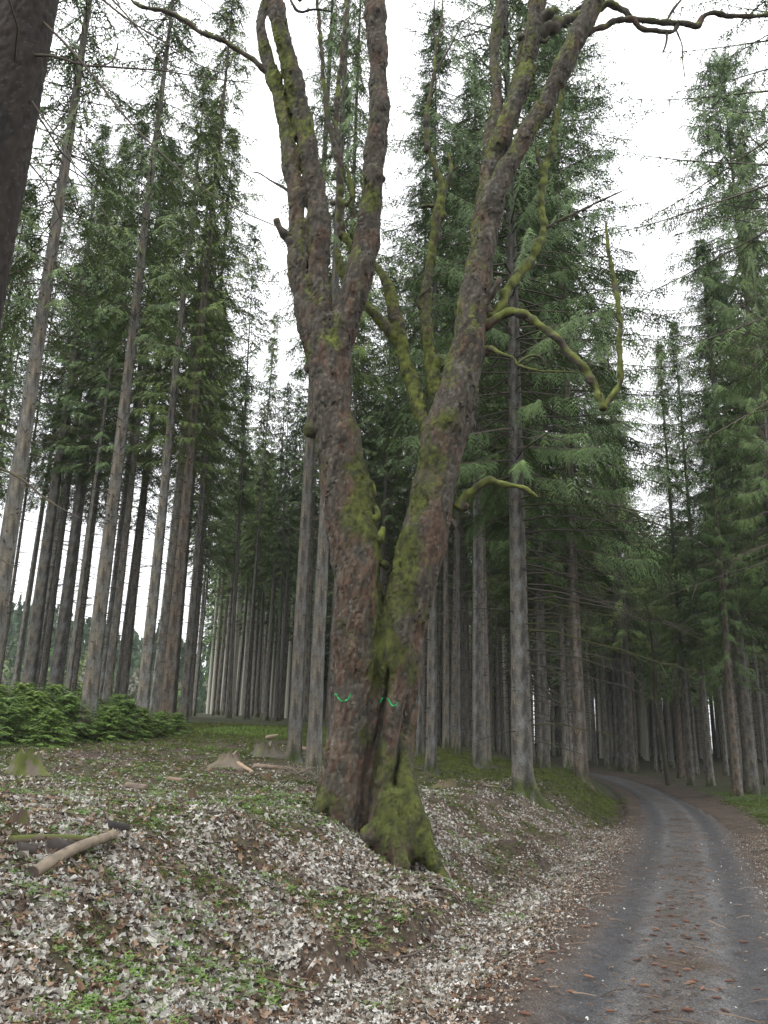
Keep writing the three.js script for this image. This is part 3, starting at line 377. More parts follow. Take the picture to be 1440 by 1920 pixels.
// thinner branches
function sycBranch(list, mossy, seed) {
  const pts = list.map(([px, py, w, d = 0]) => { const p = atD(px, py, SYC_D + d); p.r = w / 2 * optical(p) / F; p.sub(sycBase); return p; }), n = list.length - 1, cv = (t) => { const f = t * n, a = Math.min(n - 1, Math.floor(f)); return mixn(pts[a].r, pts[a + 1].r, f - a); };
  const seedR = rng(Math.round(seed * 100) + 7);
  // arc length parameter to index parameter
  const lens = [0]; for (let i = 1; i <= n; i++) lens.push(lens[i - 1] + pts[i].distanceTo(pts[i - 1]));
  const rad = (t) => { const L = t * lens[n]; let a = 0; while (a < n - 1 && lens[a + 1] < L) a++; return mixn(pts[a].r, pts[a + 1].r, clamp((L - lens[a]) / (lens[a + 1] - lens[a]))); };
  const bent = []; { const c0 = new THREE.CatmullRomCurve3(pts, false, 'centripetal'), m = Math.max(n, Math.round(lens[n] / 0.16)); for (let i = 0; i <= m; i++) { const u = i / m, q = c0.getPointAt(u), k = i && i < m ? rad(u) * 0.36 : 0; bent.push(q.add(V((seedR() - 0.5) * k * 2, (seedR() - 0.5) * k * 2, (seedR() - 0.5) * k * 2))); } }
  if (lens[n] > 0.9) { const tb = new Buf(), m = Math.round(lens[n] * 4); for (let i = 0; i < m; i++) { const u = 0.25 + 0.75 * seedR(), q = bent[Math.floor(u * (bent.length - 1))], a = seedR() * 6.28, l = 0.14 + 0.55 * seedR() * seedR(), up = seedR() * 0.9 - 0.3, r = Math.min(0.011, rad(u) * 0.3), p1 = [q.x + Math.cos(a) * l * 0.5, q.y + up * l * 0.5, q.z + Math.sin(a) * l * 0.3], p2 = [p1[0] + Math.cos(a + 0.5) * l * 0.5, p1[1] + (up + 0.5) * l * 0.5, p1[2] + Math.sin(a) * l * 0.3]; rod(tb, [[q.x, q.y, q.z], p1, p2], r, r * 0.4, [0.06, 0.055, 0.03], 4); } if (tb.p.length) part(sycamore, 'twigs', tb.geo(), sycMat).userData.kind = 'stuff'; }
  const g = tube(bent, (t, a, p, d) => { const r = rad(t), q = p.clone().add(sycBase); return Math.max(0.004, r * (1 + 0.42 * IN.noise(q.x * 6 + seed, q.y * 6, q.z * 6) + 0.22 * IN.noise(q.x * 19 + d.x * 1.5, q.y * 19 + d.y * 1.5, q.z * 19 + d.z))); }, {
    seg: 10, rings: Math.max(8, Math.round(lens[n] / 0.05)), col: (t, a, p, d) => { const q = p.clone().add(sycBase), m = sst(mossy + 0.5 * d.y + fbm(q.x * 3, q.y * 3, q.z * 3, 3) * 1.3 + 0.2 * IN.noise(q.x * 30, q.y * 30, q.z * 30), 0.3, 0.5); if (m > 0.6 && IN.noise(q.x * 90, q.y * 90, q.z * 90) > 0.22) mossPts.push([q, d.clone(), 'branch']); return barkColor(q, d, m, 'branch'); } });
  return part(sycamore, 'branch', g, sycMat);
}
[
  [0.6, [[905, 612, 26], [925, 600, 21, -0.1], [950, 584, 17, -0.2], [988, 592, 16, -0.35], [1030, 624, 15, -0.5], [1078, 672, 15, -0.6], [1112, 716, 15, -0.65], [1132, 768, 14, -0.7]]],
  [0.7, [[1130, 768, 12, -0.7], [1150, 742, 12, -0.7], [1162, 715, 11, -0.72], [1160, 655, 10, -0.75], [1163, 600, 10, -0.78], [1152, 530, 9, -0.8], [1141, 470, 7, -0.8], [1136, 415, 4, -0.8]]],
  [0.75, [[918, 598, 20, 0], [938, 575, 18, 0.05], [950, 543, 19, 0.1], [978, 512, 18, 0.2], [1004, 473, 17, 0.3], [1018, 430, 14, 0.4], [1016, 375, 12, 0.5], [1021, 322, 13, 0.6], [1036, 272, 11, 0.7], [1044, 220, 9, 0.8], [1056, 160, 6, 0.9], [1062, 90, 4, 1.0]]],
  [0.3, [[1018, 330, 9, 0.6], [1010, 300, 8, 0.65], [1004, 275, 5, 0.7]]],
  [0.2, [[1018, 430, 7, 0.4], [1045, 415, 6, 0.4], [1090, 395, 5, 0.4], [1140, 370, 4, 0.4], [1175, 355, 2, 0.4]]],
  [0.7, [[858, 955, 22], [866, 942, 17], [886, 922, 16, -0.1], [912, 903, 15, -0.2], [950, 909, 12, -0.3], [985, 916, 10, -0.35], [1008, 932, 4, -0.4]]],
  [0.4, [[900, 668, 20], [917, 652, 12, -0.1], [932, 662, 8, -0.2], [962, 670, 7, -0.3], [972, 684, 7, -0.35], [1000, 694, 5, -0.4], [1042, 696, 4, -0.4], [1085, 700, 2, -0.4]]],
  [0.4, [[970, 684, 6, -0.35], [986, 670, 5, -0.4], [1010, 668, 4, -0.4], [1030, 690, 2, -0.4]]],
  [0.1, [[908, 566, 18], [924, 546, 14, -0.1], [937, 521, 10, -0.15]]],
  [0.3, [[872, 770, 20], [888, 762, 13, -0.1], [893, 758, 12, -0.1]]],
  [0.0, [[556, 470, 26], [540, 446, 18, -0.05], [526, 428, 15, -0.1], [518, 412, 12, -0.12]]],
  [0.3, [[800, 285, 12, 0.9], [799, 240, 10, 0.95], [804, 190, 8, 1.0], [813, 140, 7, 1.05], [818, 90, 5, 1.1], [828, 40, 3, 1.15], [830, -20, 2, 1.2]]],
  [0.0, [[818, 90, 4, 1.1], [812, 45, 3, 1.1], [815, 0, 2, 1.1]]],
  [0.0, [[812, 140, 4, 1.05], [840, 95, 3, 1.1], [862, 50, 2, 1.1], [872, 15, 1.5, 1.1]]],
  [0.5, [[832, 358, 13, 0.85], [842, 335, 10, 0.85], [846, 318, 9, 0.85], [840, 288, 4, 0.85]]],
  [0.2, [[846, 322, 6, 0.85], [858, 312, 3, 0.85]]],
  [0.4, [[826, 390, 10, 0.8], [808, 385, 9, 0.8], [790, 388, 5, 0.8]]],
  [0.1, [[804, 560, 6, 0.7], [790, 585, 5, 0.65], [785, 560, 4, 0.6], [806, 540, 3, 0.6]]],
  [0.75, [[806, 700, 20, 0.6], [818, 680, 20, 0.55], [820, 668, 16, 0.55]]],
  [0.35, [[642, 445, 15, 1.2], [637, 390, 14, 1.2], [638, 330, 14, 1.2], [630, 280, 12, 1.2], [618, 235, 11, 1.2], [609, 170, 9, 1.2], [603, 100, 8, 1.2], [598, 40, 7, 1.2], [592, -30, 6, 1.2]]],
  [0.35, [[636, 300, 11, 1.2], [630, 240, 10, 1.25], [634, 180, 9, 1.3], [640, 110, 8, 1.3], [647, 40, 7, 1.35], [652, -30, 6, 1.4]]],
  [0.7, [[636, 385, 9, 1.2], [655, 378, 8, 1.2], [658, 345, 8, 1.2], [650, 310, 5, 1.2]]],
  [0.35, [[505, 138, 16, 0.1], [485, 120, 11, 0.05], [455, 100, 9, 0], [415, 75, 9, -0.05], [372, 58, 9, -0.1], [345, 38, 10, -0.15], [308, 20, 9, -0.2], [262, 10, 7, -0.2], [225, -20, 5, -0.2]]],
  [0.0, [[548, 365, 8], [528, 350, 5], [512, 342, 4], [490, 326, 3], [470, 322, 2]]],
  [0.35, [[1003, 65, 24, 0.16], [1030, 55, 22, 0.2], [1070, 35, 18, 0.3], [1108, 22, 15, 0.4], [1142, 6, 14, 0.4], [1165, 15, 13, 0.4], [1180, 34, 12, 0.4]]],
  [0.4, [[1006, 50, 18, 0.16], [1025, 30, 20, 0.1], [1042, 18, 13, 0.1]]],
  [0.1, [[1010, 70, 9, 0.2], [1022, 80, 8, 0.1], [1030, 70, 5, 0.1]]],
  [0.2, [[1100, 64, 14, -0.3], [1118, 55, 12, -0.3], [1148, 43, 12, -0.3], [1185, 38, 12, -0.3], [1230, 40, 11, -0.3], [1268, 43, 11, -0.3], [1308, 48, 11, -0.3], [1318, 32, 9, -0.3], [1340, 26, 11, -0.3], [1378, 31, 8, -0.3], [1440, 28, 7, -0.3], [1490, 20, 5, -0.3]]],
  [0.1, [[1190, 40, 9, -0.3], [1205, 55, 9, -0.3], [1235, 56, 9, -0.3], [1262, 60, 7, -0.3], [1272, 42, 7, -0.3]]],
  [0.0, [[1250, 40, 5, -0.3], [1262, 18, 5, -0.3], [1275, 2, 4, -0.3], [1290, -20, 3, -0.3]]],
  [0.0, [[1250, 60, 5, -0.3], [1250, 80, 4, -0.3], [1243, 98, 3, -0.3]]],
  [0.0, [[1266, 52, 4, -0.3], [1278, 82, 3, -0.3], [1280, 110, 2.5, -0.3], [1284, 145, 2, -0.3]]],
  [0.0, [[1060, 50, 8, 0.3], [1075, 25, 7, 0.3], [1092, 10, 6, 0.3], [1110, -20, 5, 0.3]]],
  [0.0, [[560, 0, 8, -0.1], [575, -15, 8, -0.1], [585, -30, 8, -0.1]]],
  [0.0, [[545, 0, 5, 0.3], [560, 22, 5, 0.3], [590, 18, 4, 0.3], [622, 22, 3, 0.3]]],
  [0.8, [[690, 975, 22, -0.2], [706, 968, 14, -0.2], [704, 950, 8, -0.2]]],
  [0.3, [[690, 935, 18, -0.12], [694, 905, 16, -0.12], [702, 918, 10, -0.12], [704, 930, 5, -0.12]]],
  [0.8, [[706, 1015, 22, -0.2], [716, 1000, 14, -0.2], [719, 988, 8, -0.2]]],
].forEach(([m, l], i) => sycBranch(l, m, i * 3.7));
{ // soft moss standing off the bark
  const b = new Buf(), r0 = rng(77); for (let i = 0; i < 7; i++) { const a = r0() * 6.28, l = 0.7 + r0() * 0.6, s = 0.55, dx = Math.cos(a), dz = Math.sin(a); b.tri([dx * 0.15 - dz * 0.22, 0, dz * 0.15 + dx * 0.22], [dx * 0.15 + dz * 0.22, 0, dz * 0.15 - dx * 0.22], [dx * s, l, dz * s], null); }
  const im = new THREE.InstancedMesh(b.geo(), new THREE.MeshStandardMaterial({ name: 'moss', roughness: 1 }), mossPts.length), m4 = new THREE.Matrix4(), q = new THREE.Quaternion(), rnd = rng(3), col = C(0, 0, 0);
  mossPts.forEach(([p, n, o], i) => { const s = 0.006 + rnd() * 0.011; q.setFromUnitVectors(V(0, 1, 0), V(n.x, n.y - 0.25, n.z).normalize()); m4.compose(p.clone().sub(sycBase).addScaledVector(n, -0.004), q, V(s * 1.3, s * 0.9, s * 1.3)); im.setMatrixAt(i, m4); const t = clamp(0.5 + fbm(p.x * 7, p.y * 6, p.z * 7 + 11, 3) * 1.3 + (rnd() - 0.5) * 0.5); im.setColorAt(i, col.setRGB(mixn(0.026, 0.105, t) * (o === 'trunk' ? 0.9 : 1.5), mixn(0.028, 0.114, t) * (o === 'trunk' ? 0.9 : 1.5), mixn(0.008, 0.021, t))); });
  im.name = 'moss'; im.userData.kind = 'stuff'; sycamore.add(im);
}
function hitSyc(px, py) { const d = rayDir(px, py).normalize(); let t = 12.0; for (let k = 0; k < 900 && t < 17; k++) { const p = CAM.clone().addScaledVector(d, t), f = sycAt(p); if (f < 0.001) return p; t += Math.min(0.08, Math.max(0.002, f * 0.5)); } return null; }
const paintMat = new THREE.MeshStandardMaterial({ name: 'green marking paint', color: C(0.004, 0.38, 0.10), roughness: 0.6 });
for (const [list, label] of [[[[627, 1303], [630, 1301], [634, 1308], [640, 1314], [648, 1313], [654, 1309], [657, 1301]], 'green paint hook'], [[[713, 1317], [718, 1309], [724, 1309], [730, 1314], [735, 1322], [740, 1323], [745, 1316]], 'green paint wave']]) {
  const cv = new THREE.CatmullRomCurve3(list.map(([x, y]) => V(x, y, 0))), P = [], I = []; let n = 0;
  for (let i = 0; i <= 40; i++) { const c = cv.getPoint(i / 40), T = cv.getTangent(i / 40); for (const s of [-1, -0.33, 0.33, 1]) { const w = 1.5 + 1.1 * IN.noise(i * 0.6, s, list[0][0]), p = hitSyc(c.x - T.y * s * w, c.y + T.x * s * w); const q = p ?? atD(c.x, c.y, SYC_D - 0.5); const away = CAM.clone().sub(q).normalize(); q.addScaledVector(away, 0.005); P.push(q.x - sycBase.x, q.y - sycBase.y, q.z - sycBase.z); } if (i) for (let k = 0; k < 3; k++) { if (k !== 1 && hash2(i, k, list[0][0]) < 0.3) continue; const a = (i - 1) * 4 + k, b = i * 4 + k; I.push(a, a + 1, b, a + 1, b + 1, b); } }
  const g = new THREE.BufferGeometry(); g.setAttribute('position', new THREE.Float32BufferAttribute(P, 3)); g.setIndex(I); g.computeVertexNormals();
  part(sycamore, 'paint_mark', g, paintMat).userData.label = label;
}
// ---------------------------------------------------------------- spruces
const spruceMap = tex(512, (u, v) => { const w = tworley(u, v, 34, 30, 21), f = tfbm(u, v, 5, 3, 4, 6), s = tfbm(u, v, 14, 3, 45, 4), k = 0.72 + 0.16 * (w[2] - 0.5) + 0.75 * (f - 0.5) + 0.35 * (s - 0.5), g = tfbm(u, v, 3, 2, 44, 4) - 0.5; return [k * (1 + 0.25 * g), k * (1 + 0.08 * g), k * (0.95 - 0.15 * g)]; }, true);
const spruceBump = tex(512, (u, v) => { const w = tworley(u, v, 34, 30, 21), f = tfbm(u, v, 10, 6, 9, 5); return clamp(w[1] * 1.6) * w[2] * 0.45 + 0.55 * f; });
const barkMats = [[0.30, 0.265, 0.235], [0.25, 0.225, 0.205], [0.27, 0.215, 0.18], [0.34, 0.305, 0.275]].map(([r, g, b], i) => new THREE.MeshStandardMaterial({ name: 'spruce bark ' + i, color: C(r, g, b), vertexColors: true, map: spruceMap, bumpMap: spruceBump, bumpScale: 0.03, roughness: 0.95 }));
function trunkGeo(seed, h, r0, { seg = 12, mossy = 0.5, lumps = 0.05 } = {}) {
  const P = [], U = [], Cc = [], I = [], ys = []; for (let y = -0.5; y < h; y += y < 0.8 ? 0.16 : y < 4 ? 0.5 : 1.1) ys.push(y); ys.push(h);
  const rep = Math.max(1, Math.round(2 * Math.PI * r0 / 1.0)), ph = seed * 1.7;
  for (const y of ys) {
    const taper = Math.pow(clamp(1 - Math.max(0, y) / h), 0.82), bx = 0.06 * IN.noise(y * 0.10, seed, 1) * sst(y, 0, 4), bz = 0.06 * IN.noise(y * 0.10, seed, 9) * sst(y, 0, 4);
    for (let k = 0; k <= seg; k++) {
      const a = (k % seg) / seg * 6.28318, lobes = Math.max(0, 0.6 + 0.7 * Math.sin(a * 3 + ph) + 0.4 * Math.sin(a * 5 + ph * 2)), fl = 1 + 0.42 * lobes * Math.exp(-Math.max(-0.3, y) / 0.28) + 0.10 * Math.exp(-y / 1.2), r = Math.max(0.012, r0 * taper * fl * (1 + lumps * IN.noise(Math.cos(a) * 1.5 + seed, y * 1.3, Math.sin(a) * 1.5)));
      P.push(bx + r * Math.cos(a), y, bz + r * Math.sin(a)); U.push(k / seg * rep, y / 1.0);
      const m = clamp((1 - sst(y, 0.05, 0.55)) * (0.7 + 1.6 * IN.noise(Math.cos(a) * 2 + seed, y * 3, Math.sin(a) * 2)) * mossy * 2), t = 1 + 0.25 * IN.noise(Math.cos(a) + seed, y * 0.8, Math.sin(a));
      Cc.push(mixn(t, 0.42, m), mixn(t, 0.55, m), mixn(t, 0.13, m));
    }
  }
  const w = seg + 1; for (let j = 0; j < ys.length - 1; j++) for (let k = 0; k < seg; k++) { const a = j * w + k; I.push(a, a + w, a + 1, a + 1, a + w, a + w + 1); }
  const g = new THREE.BufferGeometry(); g.setAttribute('position', new THREE.Float32BufferAttribute(P, 3)); g.setAttribute('uv', new THREE.Float32BufferAttribute(U, 2)); g.setAttribute('color', new THREE.Float32BufferAttribute(Cc, 3)); g.setIndex(I); g.computeVertexNormals();
  const nn = g.attributes.normal; for (let j = 0; j < ys.length; j++) { const a = j * w, b = a + seg, x = nn.getX(a) + nn.getX(b), y = nn.getY(a) + nn.getY(b), z = nn.getZ(a) + nn.getZ(b), l = Math.hypot(x, y, z) || 1; nn.setXYZ(a, x / l, y / l, z / l); nn.setXYZ(b, x / l, y / l, z / l); }
  return g;
}
// dry lower branches: bare, sagging, with a few twigs
function deadBranch(b, rnd, y, az, len, r, tr, droop, col, twigs = 3) {
  const pts = [], ca = Math.cos(az), sa = Math.sin(az), n = 5, up = (rnd() - 0.35) * 0.5, sw = (rnd() - 0.5) * 0.5;
  for (let i = 0; i <= n; i++) { const t = i / n, d = tr * 0.7 + len * t, side = sw * len * t * t + (rnd() - 0.5) * 0.05 * len; pts.push([ca * d - sa * side, y + up * len * t * 0.5 - droop * len * t * t + (rnd() - 0.5) * 0.03 * len + droop * 0.5 * len * t * t * t, sa * d + ca * side]); }
  rod(b, pts, r, r * 0.25, col, 4);
  for (let k = 0; k < twigs; k++) { const i = 2 + Math.floor(rnd() * (n - 1)), p = pts[Math.min(n, i)], a = az + (rnd() < 0.5 ? -1 : 1) * (0.5 + rnd() * 0.8), l = len * (0.15 + rnd() * 0.22); rod(b, [p, [p[0] + Math.cos(a) * l * 0.5, p[1] - l * (0.05 + rnd() * 0.25), p[2] + Math.sin(a) * l * 0.5], [p[0] + Math.cos(a) * l, p[1] - l * (0.2 + rnd() * 0.5), p[2] + Math.sin(a) * l]], r * 0.4, r * 0.15, col, 3); }
}
const DEADC = [[0.075, 0.062, 0.050], [0.11, 0.09, 0.07], [0.055, 0.05, 0.038], [0.085, 0.085, 0.045]];
function deadGeo(seed, y0, y1, n, lenMax, tr, { twigs = 3, r = 0.014, stubs = 0 } = {}) {
  const b = new Buf(), rnd = rng(seed);
  for (let i = 0; i < n; i++) { const f = Math.pow(rnd(), 0.75), y = y0 + (y1 - y0) * f; deadBranch(b, rnd, y, rnd() * 6.283, lenMax * (0.25 + 0.75 * rnd()) * (0.35 + 0.65 * f), r * (0.6 + 0.7 * rnd()), tr, 0.15 + rnd() * 0.35, DEADC[Math.floor(rnd() * 4)], twigs); }
  for (let i = 0; i < stubs; i++) { const y = 0.8 + rnd() * (y1 - 0.8), az = rnd() * 6.283; deadBranch(b, rnd, y, az, 0.07 + rnd() * 0.12, 0.022, tr * Math.pow(1 - y / 32, 0.8) * 1.25, 0.1, [0.05, 0.042, 0.035], 0); }
  return b.geo();
}
// living crown: whorls of branches, each hung with narrow sprays of needles
function crownGeo(seed, h, y0, rMax, { whorl = 0.42, per = 5, sprays = 13, size = 0.62, teeth = 5, hang = 0.9, wid = 0.045, tint = 0, thin = 1, pw = 0.85 } = {}) {
  const b = new Buf(), w = new Buf(), rnd = rng(seed);
  const spray = (o, dx, dy, dz, L, col) => {                   // axis bends down, teeth alternate either side
    let px = o[0], py = o[1], pz = o[2], sx = -dz, sz = dx; const sl = Math.hypot(sx, sz) || 1; sx /= sl; sz /= sl;
    const st = L / teeth, roll = (rnd() - 0.5) * 1.6;
    for (let i = 0; i < teeth; i++) {
      const t = i / teeth, tl = L * (0.36 - 0.2 * t) * (0.5 + rnd() * 0.9), a1 = 0.35 + rnd() * 0.85, a2 = 0.3 + rnd() * 0.8, a3 = rnd() * 0.7, nx = px + dx * st, ny = py + dy * st, nz = pz + dz * st, m = [(px + nx) / 2, (py + ny) / 2, (pz + nz) / 2];
      for (const e of [-1, 1]) { if (rnd() > thin) continue; const q = 0.75 + rnd() * 0.5, tip = [m[0] + (sx * e * a1 + dx * a2) * tl, m[1] + (dy * a2 - a3 * 0.7 + roll * e * 0.4) * tl, m[2] + (sz * e * a1 + dz * a2) * tl], hw = wid * (0.7 + rnd() * 0.6); b.tri([px - dx * 0.01, py + hw * 0.35, pz - dz * 0.01], [px + dx * hw * 1.6, py + dy * hw * 1.6 - hw * 0.35, pz + dz * hw * 1.6], tip, [col[0] * q, col[1] * q, col[2] * q]); }
      px = nx; py = ny; pz = nz; dy -= hang * (0.16 + 0.1 * rnd()); const l = Math.hypot(dx, dy, dz); dx /= l; dy /= l; dz /= l;
    }
    b.tri([px - sx * wid * 0.5, py, pz - sz * wid * 0.5], [px + sx * wid * 0.5, py, pz + sz * wid * 0.5], [px + dx * L * 0.25, py + dy * L * 0.25, pz + dz * L * 0.25], col);
  };
  for (let y = y0; y < h - 0.15; y += whorl * (0.7 + 0.6 * rnd()) * mixn(1, 0.6, (y - y0) / (h - y0))) {
    const t = (y - y0) / (h - y0), prof = Math.pow(1 - t, pw) * mixn(0.62, 1, sst(t, 0, 0.22)) + 0.03, n = Math.max(3, Math.round(per * (0.75 + 0.5 * rnd())));
    for (let k = 0; k < n; k++) {
      const az = (k + rnd()) / n * 6.283 + y * 2.1, len = rMax * prof * (0.55 + 0.6 * rnd()), ca = Math.cos(az), sa = Math.sin(az), slope = mixn(-0.30, 0.55, Math.pow(t, 1.2)) + (rnd() - 0.5) * 0.2, sag = mixn(0.22, 0.05, t), N = 6, pts = [];
      for (let i = 0; i <= N; i++) { const u = i / N; pts.push([ca * len * u, y + slope * len * u - sag * len * (u * u * 1.6 - u * u * u * 1.3), sa * len * u]); }
      rod(w, pts, 0.010 + 0.006 * len, 0.004, DEADC[k % 3], 3);
      const hb = rnd() * 0.3 + tint;
      const cnt = Math.max(3, Math.round(sprays * (0.35 + 0.65 * len / rMax)));
      let col = null;
      for (let i = 0; i < cnt; i++) {
        const tone = 0.7 + 0.6 * rnd(), hue = hb + rnd() * 0.4; col = [mixn(0.062, 0.125, hue) * tone, mixn(0.108, 0.178, hue) * tone, mixn(0.029, 0.034, hue) * tone];
        const u = mixn(t < 0.35 ? 0.3 : 0.1, 1, (i + rnd()) / cnt), f = Math.min(N - 0.001, u * N), a = Math.floor(f), p = [0, 1, 2].map((q) => mixn(pts[a][q], pts[a + 1][q], f - a)), sd = i % 2 ? 1 : -1, ang = az + sd * mixn(1.15, 0.5, u) * (0.5 + rnd() * 0.7), dn = -0.25 - hang * 0.7 * rnd(), L = size * (0.55 + 0.7 * rnd()) * mixn(1, 0.75, t), hx = Math.cos(ang), hz = Math.sin(ang), l = Math.hypot(1, dn);
        spray(p, hx / l, dn / l, hz / l, L, col);
      }
      spray(pts[N], ca * 0.95, slope * 0.5 - 0.1, sa * 0.95, size * 0.7, col);
    }
  }
  return [b.geo(), w.geo()];
}
const needleMats = [[1, 1, 1], [0.85, 0.93, 0.98], [1.25, 1.18, 0.9], [0.95, 1.04, 1.08]].map(([r, g, b], i) => new THREE.MeshStandardMaterial({ name: 'spruce needles ' + i, color: C(r, g, b), vertexColors: true, roughness: 0.75, side: THREE.DoubleSide }));
const twigMat = new THREE.MeshStandardMaterial({ name: 'dry spruce twigs', vertexColors: true, roughness: 1 });
// stock shapes, 30 m tall and 0.25 m in radius; clones share them
const stockTrunk = [1, 2, 3, 4].map((s) => trunkGeo(s * 3.3, 30, 0.25));
const stock = {
  tall: [11, 12, 13].map((s) => ({ crown: crownGeo(s, 30, 11.5, 2.8, { per: 5, sprays: 21, size: 0.5, teeth: 4, wid: 0.027, whorl: 0.58, hang: 1.15 }), dead: deadGeo(s + 40, 2.5, 13, 85, 1.7, 0.2, { stubs: 110 }) })),
  skirted: [21, 22, 23].map((s) => ({ crown: crownGeo(s, 30, 8.0, 3.5, { per: 5, sprays: 24, hang: 1.6, size: 0.58, teeth: 4, whorl: 0.64, wid: 0.026 }), dead: deadGeo(s + 40, 1.5, 9, 80, 2.2, 0.2, { stubs: 70 }) })),
  broad: [25].map((s) => ({ crown: crownGeo(s, 30, 7.5, 4.4, { per: 6, sprays: 48, hang: 1.9, size: 0.6, teeth: 4, whorl: 0.62, wid: 0.028, pw: 0.5 }), dead: deadGeo(s + 40, 1.5, 9, 110, 2.6, 0.2, { stubs: 70 }) })),
  far: [31, 32, 33].map((s) => ({ crown: crownGeo(s, 30, 12.5, 2.6, { per: 4, sprays: 12, teeth: 3, whorl: 0.75, size: 0.62, wid: 0.05 }), dead: deadGeo(s + 40, 3, 14, 40, 1.5, 0.2, { twigs: 1, r: 0.02 }) })),
  farSkirted: [35, 36, 37].map((s) => ({ crown: crownGeo(s, 30, 9.5, 3.1, { per: 4, sprays: 13, teeth: 3, whorl: 0.85, size: 0.7, wid: 0.05, hang: 1.4 }), dead: deadGeo(s + 40, 2, 9, 40, 1.9, 0.2, { twigs: 1, r: 0.02 }) })),
};
const protos = {};
function protoSpruce(kind, v, bark, needles) {
  const key = kind + v + bark + needles; if (protos[key]) return protos[key];
  const g = new THREE.Group(), s = stock[kind][v];
  part(g, 'trunk', stockTrunk[(v + bark) % 4], barkMats[bark]);
  const d = part(g, 'dry_branches', s.dead, twigMat); d.userData.kind = 'stuff';
  const cr = part(g, 'crown', s.crown[0], needleMats[needles]);
  const li = part(cr, 'branches', s.crown[1], twigMat); li.userData.kind = 'stuff';
  return protos[key] = g;
}
let spruceSeed = rng(2024);
function spruce(x, z, { h = 30, r = 0.25, kind = 'tall', v = Math.floor(spruceSeed() * 3), bark = Math.floor(spruceSeed() * 4), needles = Math.floor(spruceSeed() * 4), turn = spruceSeed() * 6.28, wide = 1, lean = [0, 0], label = 'tall spruce', group, name = 'spruce_tree' } = {}) {
  const o = protoSpruce(kind, v, bark, needles).clone(), k = h / 30;
  top(o, name); o.position.set(x, H(x, z) - 0.03, z); o.rotation.set(lean[0], turn, lean[1], 'ZXY'); o.scale.setScalar(k);
  const f = r / 0.25 / k; for (const c of o.children) { if (c.name === 'trunk') c.scale.set(f, 1, f); else c.scale.set(wide, 1, wide); }
  tag(o, label, 'tree', group); return o;
}
const toX = (px, py, D) => { const d = rayDir(px, py); return d.x / -d.z * D; };
